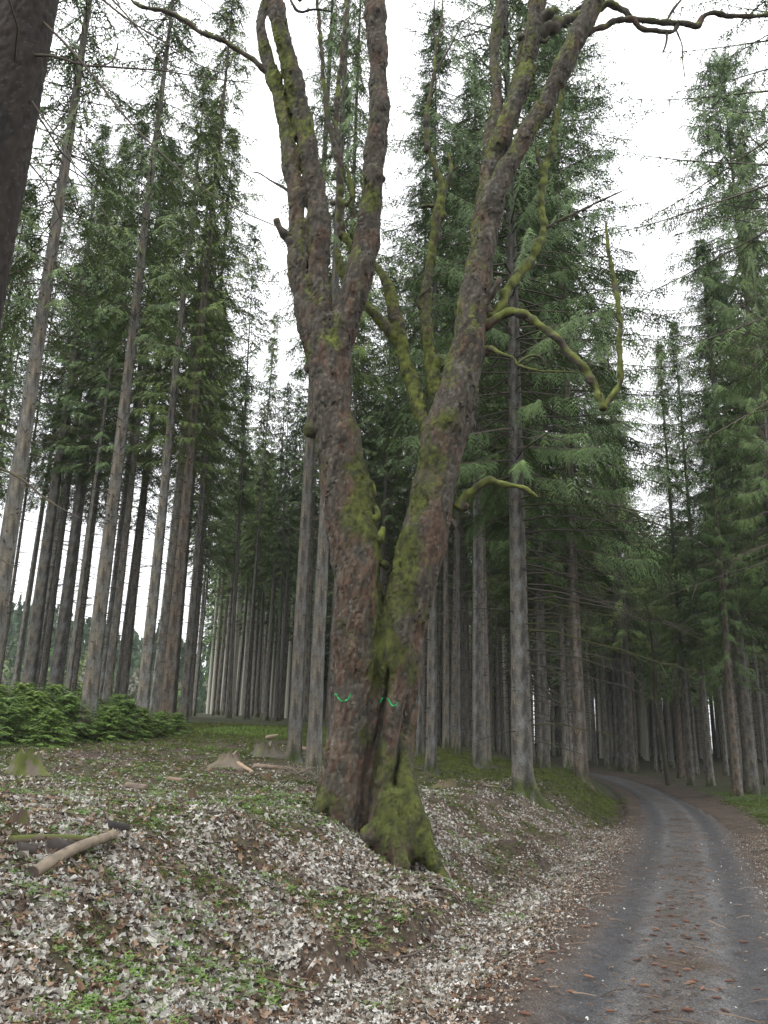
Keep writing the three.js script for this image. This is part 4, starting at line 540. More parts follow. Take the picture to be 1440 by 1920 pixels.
// [px, py of the foot in the photograph, distance, trunk width in px at breast height, height, kind, label]
const placed = [];
for (const [px, py, D, w, h, kind, label, extra] of [
  [-52, 1450, 19.5, 40, 30, 'tall', 'pale grey spruce trunk at the left edge, in front of the young spruces', { bark: 3, v: 0, needles: 0 }],
  [158, 1402, 26, 31, 35, 'tall', 'tall spruce with a dark scarred foot standing among the young spruces', { bark: 0, v: 1, needles: 0 }],
  [262, 1378, 31, 25, 30, 'tall', 'straight spruce just right of the young spruces, knobbed with branch stubs', { bark: 3, v: 2, needles: 2 }],
  [309, 1368, 32, 26, 37, 'tall', 'brownish spruce at the right end of the young spruce thicket', { bark: 2, v: 0, needles: 2 }],
  [341, 1365, 37, 17, 31, 'tall', 'slim spruce close behind the brownish thicket-end spruce', { bark: 1, v: 1 }],
  [551, 1424, 22.5, 27, 31, 'tall', 'grey spruce left of the sycamore, beside the low root stump', { bark: 1, v: 2, wide: 0.6 }],
  [588, 1440, 20.5, 29, 30, 'tall', 'dark barked spruce close behind the sycamore above the brush pile', { bark: 1, v: 0, wide: 0.6 }],
  [620, 1440, 21.5, 20, 29, 'tall', 'slim spruce half hidden by the left side of the sycamore', { bark: 2, v: 1, wide: 0.7 }],
  [808, 1448, 27, 21, 30, 'tall', 'first slim spruce right of the sycamore foot, with mossy base', { bark: 1, v: 0 }],
  [787, 1430, 32, 16, 31, 'tall', 'thin spruce partly hidden behind the right side of the sycamore', { bark: 1, v: 2 }],
  [836, 1415, 38, 14, 32, 'tall', 'thin grey spruce in the middle of the stand behind the sycamore', { bark: 0, v: 1 }],
  [860, 1425, 35, 12, 31, 'tall', 'thinnest dark spruce between two thicker ones behind the bank', { bark: 1, v: 0 }],
  [899, 1428, 31, 27, 32, 'tall', 'stout spruce with mossy root spurs left of the branchy spruce', { bark: 1, v: 2 }],
  [1022, 1430, 35, 20, 31, 'skirted', 'greyish spruce right behind the branchy spruce', { bark: 1, v: 1 }],
  [1090, 1450, 34.5, 27, 38, 'broad', 'red brown spruce with mossy foot at the end of the bank', { bark: 2, v: 0, needles: 1, wide: 1.1 }],
  [1164, 1445, 62, 18, 36, 'skirted', 'dark spruce where the track disappears round the bend', { bark: 1, v: 0 }],
  [1183, 1447, 60, 20, 36, 'skirted', 'thicker of the twin spruces beyond the bend of the track', { bark: 1, v: 1 }],
  [1297, 1474, 46, 15, 26, 'skirted', 'narrow spruce on the right verge beyond the leaning mossy stem', { bark: 0, v: 0 }],
  [1333, 1476, 45, 15, 27, 'skirted', 'pale slender spruce on the right verge above the turf strip', { bark: 3, v: 1, needles: 3 }],
  [1410, 1486, 39, 26, 29, 'skirted', 'stout dark spruce at the right edge above the turf strip', { bark: 1, v: 2, needles: 3, wide: 1.1 }],
  [1500, 1492, 38, 22, 40, 'broad', 'spruce beyond the right picture edge whose crown fills the right margin', { bark: 2, v: 0, wide: 1.0, needles: 3 }],
  [45, 1335, 37, 28, 31, 'tall', 'dark spruce behind the left part of the young spruces, first of the shaded row', { bark: 1, v: 0 }],
  [72, 1335, 39, 14, 30, 'tall', 'thin dark spruce second in the shaded row behind the young spruces', { bark: 1, v: 2 }],
  [97, 1335, 38, 29, 31, 'tall', 'thickest dark spruce in the shaded row behind the young spruces', { bark: 1, v: 1 }],
  [122, 1335, 42, 11, 29, 'tall', 'thinnest dark spruce in the shaded row behind the young spruces', { bark: 1, v: 0 }],
  [188, 1345, 38, 19, 31, 'tall', 'spruce just right of the scarred spruce, rising from the thicket', { bark: 1, v: 2 }],
  [226, 1350, 41, 17, 32, 'tall', 'spruce between the scarred and the stub knobbed spruce', { bark: 1, v: 1 }],
]) {
  const x = toX(px, py, D), z = -D, p = V(x, H(x, z) + 1.3, z), r = w / 2 * optical(p) / F / 1.06;
  spruce(x, z, { h, r, kind, label, ...extra }); placed.push([x, z]);
  const q = toPixel(V(x, H(x, z), z)); if (Math.abs(q[1] - py) > 12) console.log(label, 'foot at', q[1].toFixed(0), 'wanted', py);
}
// the rows of the plantation farther back
{
  const rnd = rng(99); let n = 0;
  for (let D = 34; D < 80; D += 2.9) for (let px = -120; px < 1560; px += 2.75 * F / D) {
    const jx = px + (rnd() - 0.5) * 2.4 * F / D, jd = D + (rnd() - 0.5) * 2.4, x = toX(jx, 1400, jd), z = -jd, [s, t] = road(x, z); const u = rnd();
    if (Math.abs(s) < 3.2) continue;
    if (placed.some(([a, b]) => Math.hypot(a - x, b - z) < 1.7)) continue;
    if (jx < 330 && (jd > 52 || u < 0.25)) continue;                  // thin stand with daylight behind at the left
    if (jx > 330 && jx < 640 && jd < 42 && (jx > 380 || jd < 39)) continue;  // the open glade
    if (jx > 640 && jx < 830 && jd < 40) continue;
    if (jx > 1120 && jd < 50 && jx < 1330) continue;
    const gap = jx > 1195 && jx < 1400, slot = jx > 430 && jx < 560;
    placed.push([x, z]); n++;
    const right = jx > 930, far = jd > 46, deep = jd > 60 ? 'deep' : jd > 47 ? 'middle' : 'front', rr = 0.10 + rnd() * 0.13;
    if (slot && jd < 50) continue;
    const bands = [[60, 'left of the shaded row'], [150, 'behind the shaded row at the left'], [240, 'just right of the scarred spruce'], [330, 'around the brownish thicket-end spruce'], [400, 'left of the glade end'], [470, 'above the strip of green grass'], [540, 'left of the grey spruce by the glade'], [640, 'behind the grey spruce left of the sycamore'], [760, 'seen through behind the sycamore'], [850, 'right of the sycamore foot'], [930, 'around the stout spruce with mossy spurs'], [1010, 'behind the branchy spruce'], [1080, 'between branchy and red brown spruce'], [1150, 'right of the red brown spruce'], [1215, 'behind the twin spruces at the bend'], [1275, 'near the leaning mossy stem'], [1340, 'behind the pale slender verge spruce'], [1420, 'behind the stout right edge spruce'], [9999, 'at the right picture margin']], where = bands.find(([b]) => jx < b)[1];
    const size = rr < 0.145 ? 'thin' : rr < 0.185 ? 'slender' : 'sturdy';
    spruce(x, z, { h: (gap ? 0.62 : slot ? 0.85 : 1) * (26 + rnd() * 7), r: rr, kind: right ? (far ? 'farSkirted' : 'skirted') : (far ? 'far' : 'tall'), wide: 0.75 + rnd() * 0.65, lean: [(rnd() - 0.5) * 0.04, (rnd() - 0.5) * 0.04], bark: rnd() < 0.6 ? 3 : Math.floor(rnd() * 3), label: `${size} spruce ${where}, ${deep} rows`, group: `spruces ${where}` });
  }
  console.log('plantation', n);
}
// ---------------------------------------------------------------- the branchy spruce on the bank, its dry boughs one by one
{
  const D = 24.6, x = toX(980, 1458, D), z = -D, h = 35, g = new THREE.Group(), r0 = 0.295;
  top(g, 'spruce_tree'); g.position.set(x, H(x, z) - 0.05, z);
  tag(g, 'broad grey spruce on the mossy bank with bare boughs sweeping over the track', 'tree');
  part(g, 'trunk', trunkGeo(8.1, h, r0, { seg: 20, mossy: 0.9, lumps: 0.07 }), barkMats[1]);
  const rnd = rng(606), mossB = [0.075, 0.082, 0.028];
  for (let i = 0; i < 84; i++) {
    const y = 1.2 + 13.5 * Math.pow((i + rnd()) / 84, 0.9), az = i < 50 ? -0.9 + 1.9 * rnd() + (rnd() < 0.12 ? 3.1 : 0) : rnd() * 6.283, b = new Buf();
    const L = (i % 3 ? 2.6 : 4.4) * (0.55 + 0.6 * rnd()) * mixn(0.6, 1, sst(y, 1, 5));
    deadBranch(b, rnd, y, az, L, 0.013 + 0.005 * L, r0 * Math.pow(1 - y / h, 0.82), 0.25 + rnd() * 0.3, (rnd() < 0.3 ? mossB : DEADC[i % 3]).map((q) => q * 0.62), 4 + (i % 4));
    part(g, 'dry_branch', b.geo(), twigMat);
  }
  const sb = new Buf(); for (let i = 0; i < 60; i++) { const y = 1 + rnd() * 12; deadBranch(sb, rnd, y, rnd() * 6.283, 0.10 + rnd() * 0.12, 0.02, r0 * Math.pow(1 - y / h, 0.82) * 1.3, 0.1, [0.05, 0.042, 0.035], 0); }
  part(g, 'branch_stubs', sb.geo(), twigMat).userData.kind = 'stuff';
  const c = crownGeo(66, h, 9.5, 6.0, { per: 6, sprays: 52, hang: 1.9, size: 0.62, teeth: 4, whorl: 0.6, wid: 0.028, pw: 0.5 });
  const cr = part(g, 'crown', c[0], needleMats[1]); part(cr, 'branches', c[1], twigMat).userData.kind = 'stuff';
}
// ---------------------------------------------------------------- the dark spruce close at the left edge
{
  const D = 7.6, x = atD(60, 300, D).x - 0.37 - 0.24, z = -D, h = 27, r0 = 0.44, g = new THREE.Group();
  top(g, 'spruce_tree'); g.position.set(x, H(x, z) - 0.05, z); tag(g, 'thick dark spruce trunk close by, filling the upper left corner', 'tree');
  const tg = trunkGeo(4.4, h, r0, { seg: 72, lumps: 0.05 });
  { // rough scaly bark in real relief
    const P = tg.attributes.position; const fine = new THREE.CylinderGeometry(1, 1, 1, 96, 620, true), Q = fine.attributes.position, cc = [];
    for (let i = 0; i < Q.count; i++) { const y = (Q.getY(i) + 0.5) * 13, a = Math.atan2(Q.getZ(i), Q.getX(i)), t = Math.pow(1 - y / h, 0.82), X = Math.cos(a), Z = Math.sin(a); let r = r0 * t * (1 + 0.04 * IN.noise(X * 1.4, y * 0.9, Z * 1.4) + 0.10 * Math.exp(-y)); const pl = IN.noise(X * 9, y * 7, Z * 9), fi = IN.noise(X * 22, y * 20, Z * 22); r += 0.012 * Math.sign(pl) * Math.pow(Math.abs(pl), 0.5) + 0.006 * fi + 0.035 * Math.max(0, IN.noise(X * 2.2 + 7, y * 1.6, Z * 2.2) - 0.35); Q.setXYZ(i, r * X, y, r * Z); const k = 0.8 + 0.5 * pl + 0.3 * fi, sp = IN.noise(X * 95, y * 80, Z * 95) > 0.5 ? 0.03 : 0, kn = sst(IN.noise(X * 3 + 2, y * 2.2, Z * 3), 0.5, 0.62) * 0.6; cc.push((0.021 * k + sp) * (1 - kn), (0.0145 * k + sp * 0.95) * (1 - kn), (0.010 * k + sp * 0.85) * (1 - kn)); }
    fine.setAttribute('color', new THREE.Float32BufferAttribute(cc, 3)); fine.computeVertexNormals();
    part(g, 'trunk', fine, new THREE.MeshStandardMaterial({ name: 'dark spruce bark', vertexColors: true, roughness: 0.95 }));
  }
  g.rotation.z = -0.028; g.updateMatrixWorld(true);
  const bough = (list, r, r1, seed) => { const pts = list.map(([px, py, d]) => g.worldToLocal(atD(px, py, d))); return part(g, 'dry_branch', tube(pts, (t, a, p, d) => mixn(r, r1, t) * (1 + 0.3 * IN.noise(p.x * 9 + seed, p.y * 9, p.z * 9)), { seg: 6, rings: 30, col: (t, a, p, d) => { const m = sst(0.4 * d.y + fbm(p.x * 3, p.y * 3, p.z * 3, 3) * 1.6, 0.15, 0.4) * 0.6; return [mixn(0.07, 0.075, m), mixn(0.055, 0.08, m), mixn(0.044, 0.028, m)]; } }), twigMat); };
  bough([[45, 104, 7.5], [95, 105, 7.4], [150, 120, 7.3], [185, 124, 7.2], [210, 115, 7.2], [222, 80, 7.2]], 0.020, 0.006, 1);
  bough([[185, 124, 7.2], [240, 128, 7.1], [300, 132, 7.0], [380, 145, 6.9], [440, 152, 6.8], [495, 160, 6.7]], 0.011, 0.003, 2);
  bough([[80, 40, 7.5], [130, 90, 7.3], [185, 155, 7.1], [240, 225, 6.9], [300, 285, 6.7], [370, 345, 6.5], [440, 390, 6.3], [520, 425, 6.2]], 0.017, 0.004, 3);
  bough([[60, 190, 7.5], [95, 240, 7.3], [130, 290, 7.1], [150, 340, 7.0], [190, 390, 6.9], [215, 430, 6.8]], 0.010, 0.003, 4);
  bough([[140, -60, 7.4], [200, 5, 7.2], [260, 50, 7.0], [310, 80, 6.9], [370, 120, 6.8], [420, 138, 6.7]], 0.016, 0.004, 5);
  bough([[150, -60, 7.3], [230, 20, 7.1], [300, 110, 6.9], [350, 175, 6.7], [400, 230, 6.6], [450, 270, 6.5]], 0.013, 0.003, 6);
  bough([[-40, 865, 7.2], [0, 878, 7.1], [40, 898, 7.0], [90, 938, 6.9], [150, 972, 6.8]], 0.016, 0.005, 7);
  bough([[-30, 1040, 7.2], [0, 1048, 7.1], [30, 1066, 7.0]], 0.012, 0.004, 8);
  bough([[0, 880, 7.1], [25, 888, 7.1], [55, 898, 7.05]], 0.009, 0.004, 9);
  const b = new Buf(), rnd = rng(91); for (let i = 0; i < 30; i++) deadBranch(b, rnd, 6 + rnd() * 14, rnd() * 6.28, 1 + rnd() * 2, 0.014, 0.25, 0.3, DEADC[i % 3], 3);
  part(g, 'dry_branches', b.geo(), twigMat).userData.kind = 'stuff';
}
// ---------------------------------------------------------------- the spruce just outside the right edge, its boughs reach in
{
  const D = 15.5, x = toX(1705, 1500, D), z = -D, h = 27, g = new THREE.Group(), r0 = 0.3;
  top(g, 'spruce_tree'); g.position.set(x, H(x, z) - 0.05, z); tag(g, 'spruce outside the right edge whose hanging boughs and bare twigs reach into the sky gap', 'tree');
  part(g, 'trunk', trunkGeo(2.7, h, r0), barkMats[1]);
  const rnd = rng(717), b = new Buf();
  for (let i = 0; i < 46; i++) { const y = 5.5 + 9 * rnd(); deadBranch(b, rnd, y, 2.2 + rnd() * 2.2, 1.4 + rnd() * 2.8, 0.017, 0.2, 0.25 + rnd() * 0.3, (rnd() < 0.3 ? [0.075, 0.082, 0.028] : DEADC[i % 3]).map((q) => q * 0.6), 5); }
  part(g, 'dry_branches', b.geo(), twigMat).userData.kind = 'stuff';
  const c = crownGeo(77, h, 10.0, 5.8, { per: 5, sprays: 38, hang: 1.3, size: 0.5, teeth: 5, whorl: 0.85, wid: 0.02 });
  const cr = part(g, 'crown', c[0], needleMats[3]); part(cr, 'branches', c[1], twigMat).userData.kind = 'stuff';
}
// ---------------------------------------------------------------- leaning mossy stem on the right verge
{
  const D = 47, x = toX(1252, 1468, D), z = -D, g = new THREE.Group(); top(g, 'young_tree'); g.position.set(x, H(x, z) - 0.05, z);
  tag(g, 'thin leaning mossy stem on the right verge of the track', 'tree');
  part(g, 'trunk', tube([V(0, 0, 0), V(-0.05, 1, 0), V(-0.22, 2.6, 0.1), V(-0.4, 4.5, 0), V(-0.35, 7, 0), V(-0.5, 10, 0)], (t) => mixn(0.14, 0.03, t), { seg: 9, col: (t, a, p, d) => { const m = sst(fbm(p.x * 4, p.y * 1.2, p.z * 4, 3) + 0.2, 0.1, 0.4); return [mixn(0.08, 0.06, m), mixn(0.068, 0.07, m), mixn(0.056, 0.02, m)]; } }), twigMat);
  const b = new Buf(), rnd = rng(5); for (let i = 0; i < 22; i++) { const y = 2 + rnd() * 8; deadBranch(b, rnd, y, rnd() * 6.28, 0.5 + rnd(), 0.012, 0.05, 0.1, DEADC[i % 3], 3); } part(g, 'branches', b.geo(), twigMat).userData.kind = 'stuff';
}
// ---------------------------------------------------------------- young spruces in a thicket at the left
{
  const cg = [51, 52, 53].map((s) => crownGeo(s, 2.4, 0.05, 1.15, { whorl: 0.13, per: 6, sprays: 13, size: 0.30, teeth: 4, hang: 0.35, wid: 0.020, tint: 0.35 }));
  const tg = trunkGeo(1.1, 2.4, 0.03, { seg: 6, mossy: 0 });
  const mats = [[1.05, 1.2, 0.9], [0.92, 1.1, 0.9], [1.15, 1.25, 0.85]].map(([r, g, b], i) => new THREE.MeshStandardMaterial({ name: 'young needles ' + i, color: C(r, g, b), vertexColors: true, roughness: 0.7 }));
  [[-60, 22, 1.0, 'outermost young spruce of the thicket at the left frame edge'], [5, 23.5, 1.05, 'young spruce at the left end of the thicket, behind the mossy stump'], [55, 24.5, 1.15, 'bushy young spruce between the mossy stump and the shaded row'], [88, 23.2, 0.85, 'low young spruce in the front of the thicket, right of the mossy stump'], [118, 25, 1.1, 'young spruce touching the scarred trunk from the left'], [150, 27.5, 1.25, 'young spruce right behind the scarred trunk'], [196, 25.6, 0.9, 'young spruce touching the scarred trunk from the right'], [228, 27, 1.0, 'young spruce in front of the stub knobbed trunk, centre of the right half'], [262, 27.6, 0.78, 'small young spruce below the stub knobbed trunk'], [296, 28.5, 0.72, 'young spruce in front of the brownish trunk'], [328, 29.5, 0.6, 'smallest young spruce at the right tip of the thicket'], [30, 28, 1.3, 'young spruce deeper in the thicket before the shaded row'], [90, 30, 1.35, 'tallest young spruce at the back of the thicket'], [215, 31, 1.1, 'young spruce at the back of the thicket right of the scarred trunk'], [-20, 27, 1.2, 'young spruce at the back left corner of the thicket']].forEach(([px, D, k, label], i) => {
    const x = toX(px, 1400, D), z = -D, g = new THREE.Group(); top(g, 'young_spruce'); g.position.set(x, H(x, z) - 0.05, z); g.rotation.y = i * 2.4; g.scale.set(k * 0.95, k * 0.54, k * 0.95);
    part(g, 'trunk', tg, barkMats[0]); const cr = part(g, 'crown', cg[i % 3][0], mats[i % 3]); part(cr, 'branches', cg[i % 3][1], twigMat).userData.kind = 'stuff'; tag(g, label, 'young tree', 'young spruce thicket');
  });
}
// ---------------------------------------------------------------- stumps, logs, sticks
const woodMat = new THREE.MeshStandardMaterial({ name: 'weathered wood', vertexColors: true, roughness: 0.9 });
function stump(px, py, { r, h, spread = 1.6, moss = 0.5, roots = 5, name = 'tree_stump', label, tone = [0.16, 0.115, 0.08], seed = 1, slant = 0.2 }) {
  const p = onGround(px, py), g = new THREE.Group(); top(g, name); g.position.copy(p); g.position.y -= 0.015; tag(g, label, "stump");
  const seg = 56, rows = 16, P = [], Cc = [], I = [], rr = rng(seed), ra = Array.from({ length: roots }, () => rr() * 6.28), rl = ra.map(() => 0.5 + rr());
  const shape = (v, a) => { const y = v * h, root = ra.reduce((q, b, i) => q + rl[i] * Math.pow(Math.max(0, Math.cos(a - b)), 14), 0); const R = r * (1 + (spread - 1) * Math.pow(1 - v, 2.2) * (0.35 + 1.1 * root)) * (1 + 0.07 * IN.noise(Math.cos(a) * 2.5, y * 6 + seed, Math.sin(a) * 2.5)) * (1 + 0.10 * IN.noise(Math.cos(a) * 7, seed + y * 3, Math.sin(a) * 7)) * (1 + 0.08 * IN.noise(Math.cos(a) * 16, seed, Math.sin(a) * 16)); return [R * Math.cos(a), (v < 0.01 ? -0.30 : -0.08) + y * (1 + slant * Math.cos(a - 1) * v) + 0.45 * v * h * IN.noise(Math.cos(a) * 3, 5 + seed, Math.sin(a) * 3), R * Math.sin(a)]; };
  for (let j = 0; j <= rows; j++) for (let k = 0; k < seg; k++) { const a = k / seg * 6.28318, q = shape(j / rows, a); P.push(...q); const m = sst(moss + 0.9 * fbm(q[0] * 5 + seed, q[1] * 5, q[2] * 5, 3) * 1.6 - 0.3, 0.1, 0.4), t = 0.7 + 0.6 * Math.abs(IN.noise(Math.cos(a) * 9, q[1] * 3, Math.sin(a) * 9 + seed)) + 0.2; Cc.push(mixn(tone[0] * t, 0.085, m), mixn(tone[1] * t, 0.10, m), mixn(tone[2] * t, 0.018, m)); }
  for (let j = 0; j < rows; j++) for (let k = 0; k < seg; k++) { const a = j * seg + k, b = j * seg + (k + 1) % seg; I.push(a, a + seg, b, b, a + seg, b + seg); }
  let q = new THREE.BufferGeometry(); q.setAttribute('position', new THREE.Float32BufferAttribute(P, 3)); q.setAttribute('color', new THREE.Float32BufferAttribute(Cc, 3)); q.setIndex(I); q.computeVertexNormals(); part(g, 'stump_wood', q, woodMat);
  const TP = [0, 0, 0], TC = [tone[0] * 1.5, tone[1] * 1.5, tone[2] * 1.5], TI = []; let my = 0; for (let k = 0; k < seg; k++) my += P[(rows * seg + k) * 3 + 1] / seg; TP[1] = my - 0.015;
  for (let s = 1; s <= 5; s++) for (let k = 0; k < seg; k++) { const b = (rows * seg + k) * 3, f = s / 5, dn = s < 5 ? 0.03 * IN.noise(k * 0.7, s, seed) : 0; TP.push(P[b] * f, mixn(my - 0.015, P[b + 1], f) + dn * r * 2, P[b + 2] * f); const ring = 0.8 + 0.4 * hash2(s, Math.floor(k / 6), seed); TC.push(tone[0] * 1.5 * ring, tone[1] * 1.5 * ring, tone[2] * 1.45 * ring); }
  for (let k = 0; k < seg; k++) TI.push(0, 1 + (k + 1) % seg, 1 + k); for (let s = 0; s < 4; s++) for (let k = 0; k < seg; k++) { const a = 1 + s * seg + k, b = 1 + s * seg + (k + 1) % seg; TI.push(a, b, a + seg, b, b + seg, a + seg); }
  q = new THREE.BufferGeometry(); q.setAttribute('position', new THREE.Float32BufferAttribute(TP, 3)); q.setAttribute('color', new THREE.Float32BufferAttribute(TC, 3)); q.setIndex(TI); q.computeVertexNormals(); part(g, 'cut_face', q, woodMat);
}
stump(48, 1448, { r: 0.27, h: 0.42, spread: 1.8, moss: 0.62, seed: 3, label: 'largest moss covered stump, before the young spruces at the left', tone: [0.13, 0.11, 0.08] });
stump(428, 1432, { r: 0.24, h: 0.30, spread: 3.2, roots: 4, moss: 0.12, seed: 8, label: 'low bleached root stump with long roots in the middle of the glade', tone: [0.13, 0.105, 0.075] });
stump(496, 1414, { r: 0.26, h: 0.32, spread: 2.8, roots: 4, moss: 0.3, seed: 12, label: 'grey root stump behind the bleached one, near the green grass', tone: [0.10, 0.088, 0.066] });
stump(838, 1477, { r: 0.24, h: 0.26, spread: 1.7, moss: 0.35, seed: 21, label: 'small broken stump on the mossy ground right of the sycamore', tone: [0.12, 0.095, 0.055] });
stump(34, 1548, { r: 0.10, h: 0.15, spread: 2.2, moss: 0.55, seed: 31, label: 'small rotten mossy stub left above the mossy pole', tone: [0.10, 0.07, 0.05], slant: 0.8 });
stump(356, 1498, { r: 0.10, h: 0.16, spread: 1.5, moss: 0.3, seed: 37, label: 'tiny brown stub standing among the leaves in the glade', tone: [0.12, 0.085, 0.05], slant: 0.6 });
stump(500, 1462, { r: 0.09, h: 0.15, spread: 1.5, moss: 0.4, seed: 41, label: 'tiny mossy stub left of the brush pile', tone: [0.14, 0.10, 0.05], slant: 0.6 });
stump(240, 1378, { r: 0.16, h: 0.25, spread: 1.8, moss: 0.2, seed: 43, label: 'dark stub at the right tip of the young spruce thicket', tone: [0.13, 0.09, 0.06], slant: 0.5 });
// a pole or stick lying along ground points [px, py, lift]
function stick(name, category, list, r0, r1, label, { col = [0.15, 0.105, 0.075], moss = 0, cut = null, seed = 1, seg = 10, group } = {}) {
  const pts = list.map(([px, py, lift = 0]) => { const p = onGround(px, py); p.y += lift; return p; }), o = pts[0].clone(), g = new THREE.Group(); top(g, name); g.position.copy(o); tag(g, label, category, group);
  pts.forEach((p) => p.sub(o)); const L = pts.reduce((s, p, i) => i ? s + p.distanceTo(pts[i - 1]) : 0, 0);
  part(g, name === 'log' ? 'log_wood' : 'stick_wood', tube(pts, (t, a, p, d) => mixn(r0, r1, t) * (1 + 0.10 * IN.noise(p.x * 7 + seed, p.y * 7, p.z * 7) + 0.06 * IN.noise(p.x * 23, p.y * 23 + seed, p.z * 23)), { seg, rings: Math.max(8, Math.round(L / 0.06)), caps: !cut, col: (t, a, p, d) => { const n = 0.75 + 0.5 * (0.5 + IN.noise(p.x * 4 + seed, p.y * 30, p.z * 12)), m = sst(moss * (0.4 + d.y) + fbm(p.x * 4, p.y * 4, p.z * 4 + seed, 3), 0.25, 0.5) * (moss ? 1 : 0), k = IN.noise(p.x * 9, p.y * 14, p.z * 9 + seed * 3) > 0.42 ? 0.5 : 1; return [mixn(col[0] * n * k, 0.085, m), mixn(col[1] * n * k, 0.105, m), mixn(col[2] * n * k, 0.016, m)]; } }), woodMat);
  if (cut) for (const [at, to, r] of [[pts[0], pts[1], r0], [pts[pts.length - 1], pts[pts.length - 2], r1]]) {
    const dir = at.clone().sub(to).normalize(), geo = new THREE.CylinderGeometry(r * 0.97, r * 1.0, 0.012, 20); const cc = []; for (let i = 0; i < geo.attributes.position.count; i++) { const k = 0.8 + 0.4 * hash2(i, 3, seed); cc.push(cut[0] * k, cut[1] * k, cut[2] * k); } geo.setAttribute('color', new THREE.Float32BufferAttribute(cc, 3));
    const m = part(g, 'cut_face', geo, woodMat); m.position.copy(at).addScaledVector(dir, 0.003); m.quaternion.setFromUnitVectors(V(0, 1, 0), dir);
  }
  return g;
}
stick('log', 'log', [[62, 1648, 0.06], [130, 1612, 0.08], [210, 1578, 0.07]], 0.054, 0.048, 'debarked pale log lying aslant on the leaves at the left', { col: [0.20, 0.16, 0.115], cut: [0.10, 0.075, 0.06], seed: 2, seg: 20 });
stick('log', 'log', [[18, 1588, 0.06], [90, 1585, 0.07], [160, 1584, 0.06]], 0.042, 0.034, 'mossy pole lying level behind the pale log', { col: [0.12, 0.09, 0.06], moss: 0.5, seed: 4, seg: 14 });
stick('log', 'log', [[100, 1600, 0.05], [150, 1602, 0.04]], 0.085, 0.07, 'short charred looking piece of wood between the mossy pole and the pale log', { col: [0.045, 0.036, 0.032], seed: 6, seg: 14 });
stick('log', 'log', [[32, 1597, 0.03], [66, 1601, 0.03]], 0.06, 0.05, 'dark rotten chunk of wood under the left end of the mossy pole', { col: [0.05, 0.04, 0.035], seed: 16, seg: 12 });
stick('log', 'log', [[200, 1556, 0.04], [238, 1558, 0.03]], 0.07, 0.05, 'black rotten wood piece lying behind the upper end of the pale log', { col: [0.028, 0.024, 0.022], seed: 9, seg: 12 });
stick('log', 'log', [[475, 1440, 0.05], [510, 1443, 0.06], [550, 1446, 0.05]], 0.055, 0.045, 'pale thin log lying left of the dark barked spruce', { col: [0.24, 0.18, 0.13], cut: [0.22, 0.16, 0.11], seed: 12 });
stick('log', 'log', [[446, 1436, 0.05], [474, 1450, 0.03]], 0.06, 0.03, 'pale broken root leading down from the bleached stump', { col: [0.32, 0.23, 0.16], seed: 14 });
stick('log', 'log', [[235, 1478, 0.04], [275, 1482, 0.04]], 0.07, 0.06, 'greyish rotten log piece in the leaves behind the tiny brown stub', { col: [0.17, 0.13, 0.10], seed: 18 });
stick('log', 'log', [[312, 1464, 0.04], [342, 1468, 0.05]], 0.05, 0.04, 'light brown bark slab lying in the glade', { col: [0.24, 0.17, 0.12], seed: 19 });
stick('log', 'log', [[500, 1386, 0.06], [520, 1382, 0.06]], 0.06, 0.05, 'pale log end on the far side of the green grass', { col: [0.36, 0.28, 0.2], seed: 23 });
stick('log', 'log', [[556, 1410, 0.1], [582, 1413, 0.1]], 0.08, 0.07, 'brown log stub behind the grey spruce left of the sycamore', { col: [0.22, 0.15, 0.11], cut: [0.32, 0.24, 0.17], seed: 25 });
stick('branch', 'branch', [[142, 1490, 0.02], [180, 1489, 0.03], [232, 1488, 0.02]], 0.028, 0.016, 'long straight pale stick in the leaves at the left', { col: [0.2, 0.15, 0.11], seed: 27 });
stick('branch', 'branch', [[85, 1500, 0.02], [125, 1503, 0.02]], 0.035, 0.025, 'brown stick left of the long straight pale one', { col: [0.16, 0.10, 0.07], seed: 28 });
stick('branch', 'branch', [[62, 1522, 0.02], [100, 1524, 0.03], [140, 1519, 0.02]], 0.022, 0.014, 'thin stick lying before the brown one', { col: [0.2, 0.14, 0.09], seed: 29 });
stick('branch', 'branch', [[412, 1526, 0.02], [435, 1518, 0.05], [458, 1510, 0.08]], 0.018, 0.012, 'thin bent stick pointing up from the green moss patch', { col: [0.16, 0.12, 0.09], seed: 31 });
stick('branch', 'branch', [[360, 1522, 0.02], [385, 1528, 0.03], [420, 1526, 0.02]], 0.016, 0.01, 'dark thin stick left of the green moss patch', { col: [0.06, 0.05, 0.04], seed: 32 });
stick('branch', 'branch', [[488, 1522, 0], [491, 1504, 0.02]], 0.014, 0.008, 'short dark stick standing upright in the litter left of the sycamore', { col: [0.07, 0.055, 0.045], seed: 33 });
stick('branch', 'branch', [[262, 1676, 0.01], [300, 1690, 0.02], [335, 1702, 0.02]], 0.012, 0.008, 'dark twig on the leaves at mid bank', { col: [0.06, 0.05, 0.04], moss: 0.5, seed: 34 });
stick('branch', 'branch', [[690, 1806, 0.02], [730, 1802, 0.03], [770, 1800, 0.05], [800, 1782, 0.04], [830, 1764, 0.03], [880, 1757, 0.02], [950, 1740, 0.02]], 0.016, 0.005, 'long bent stick at the foot of the bank beside the track', { col: [0.09, 0.07, 0.055], seed: 35 });
stick('branch', 'branch', [[980, 1744, 0.01], [1005, 1738, 0.015]], 0.012, 0.008, 'short mossy stick lying on the brown edge of the track', { col: [0.10, 0.075, 0.05], moss: 0.8, seed: 36 });
stick('branch', 'branch', [[140, 1662, 0.02], [165, 1655, 0.03], [192, 1640, 0.02]], 0.014, 0.01, 'brown twig just below the pale log', { col: [0.14, 0.09, 0.06], seed: 38 });
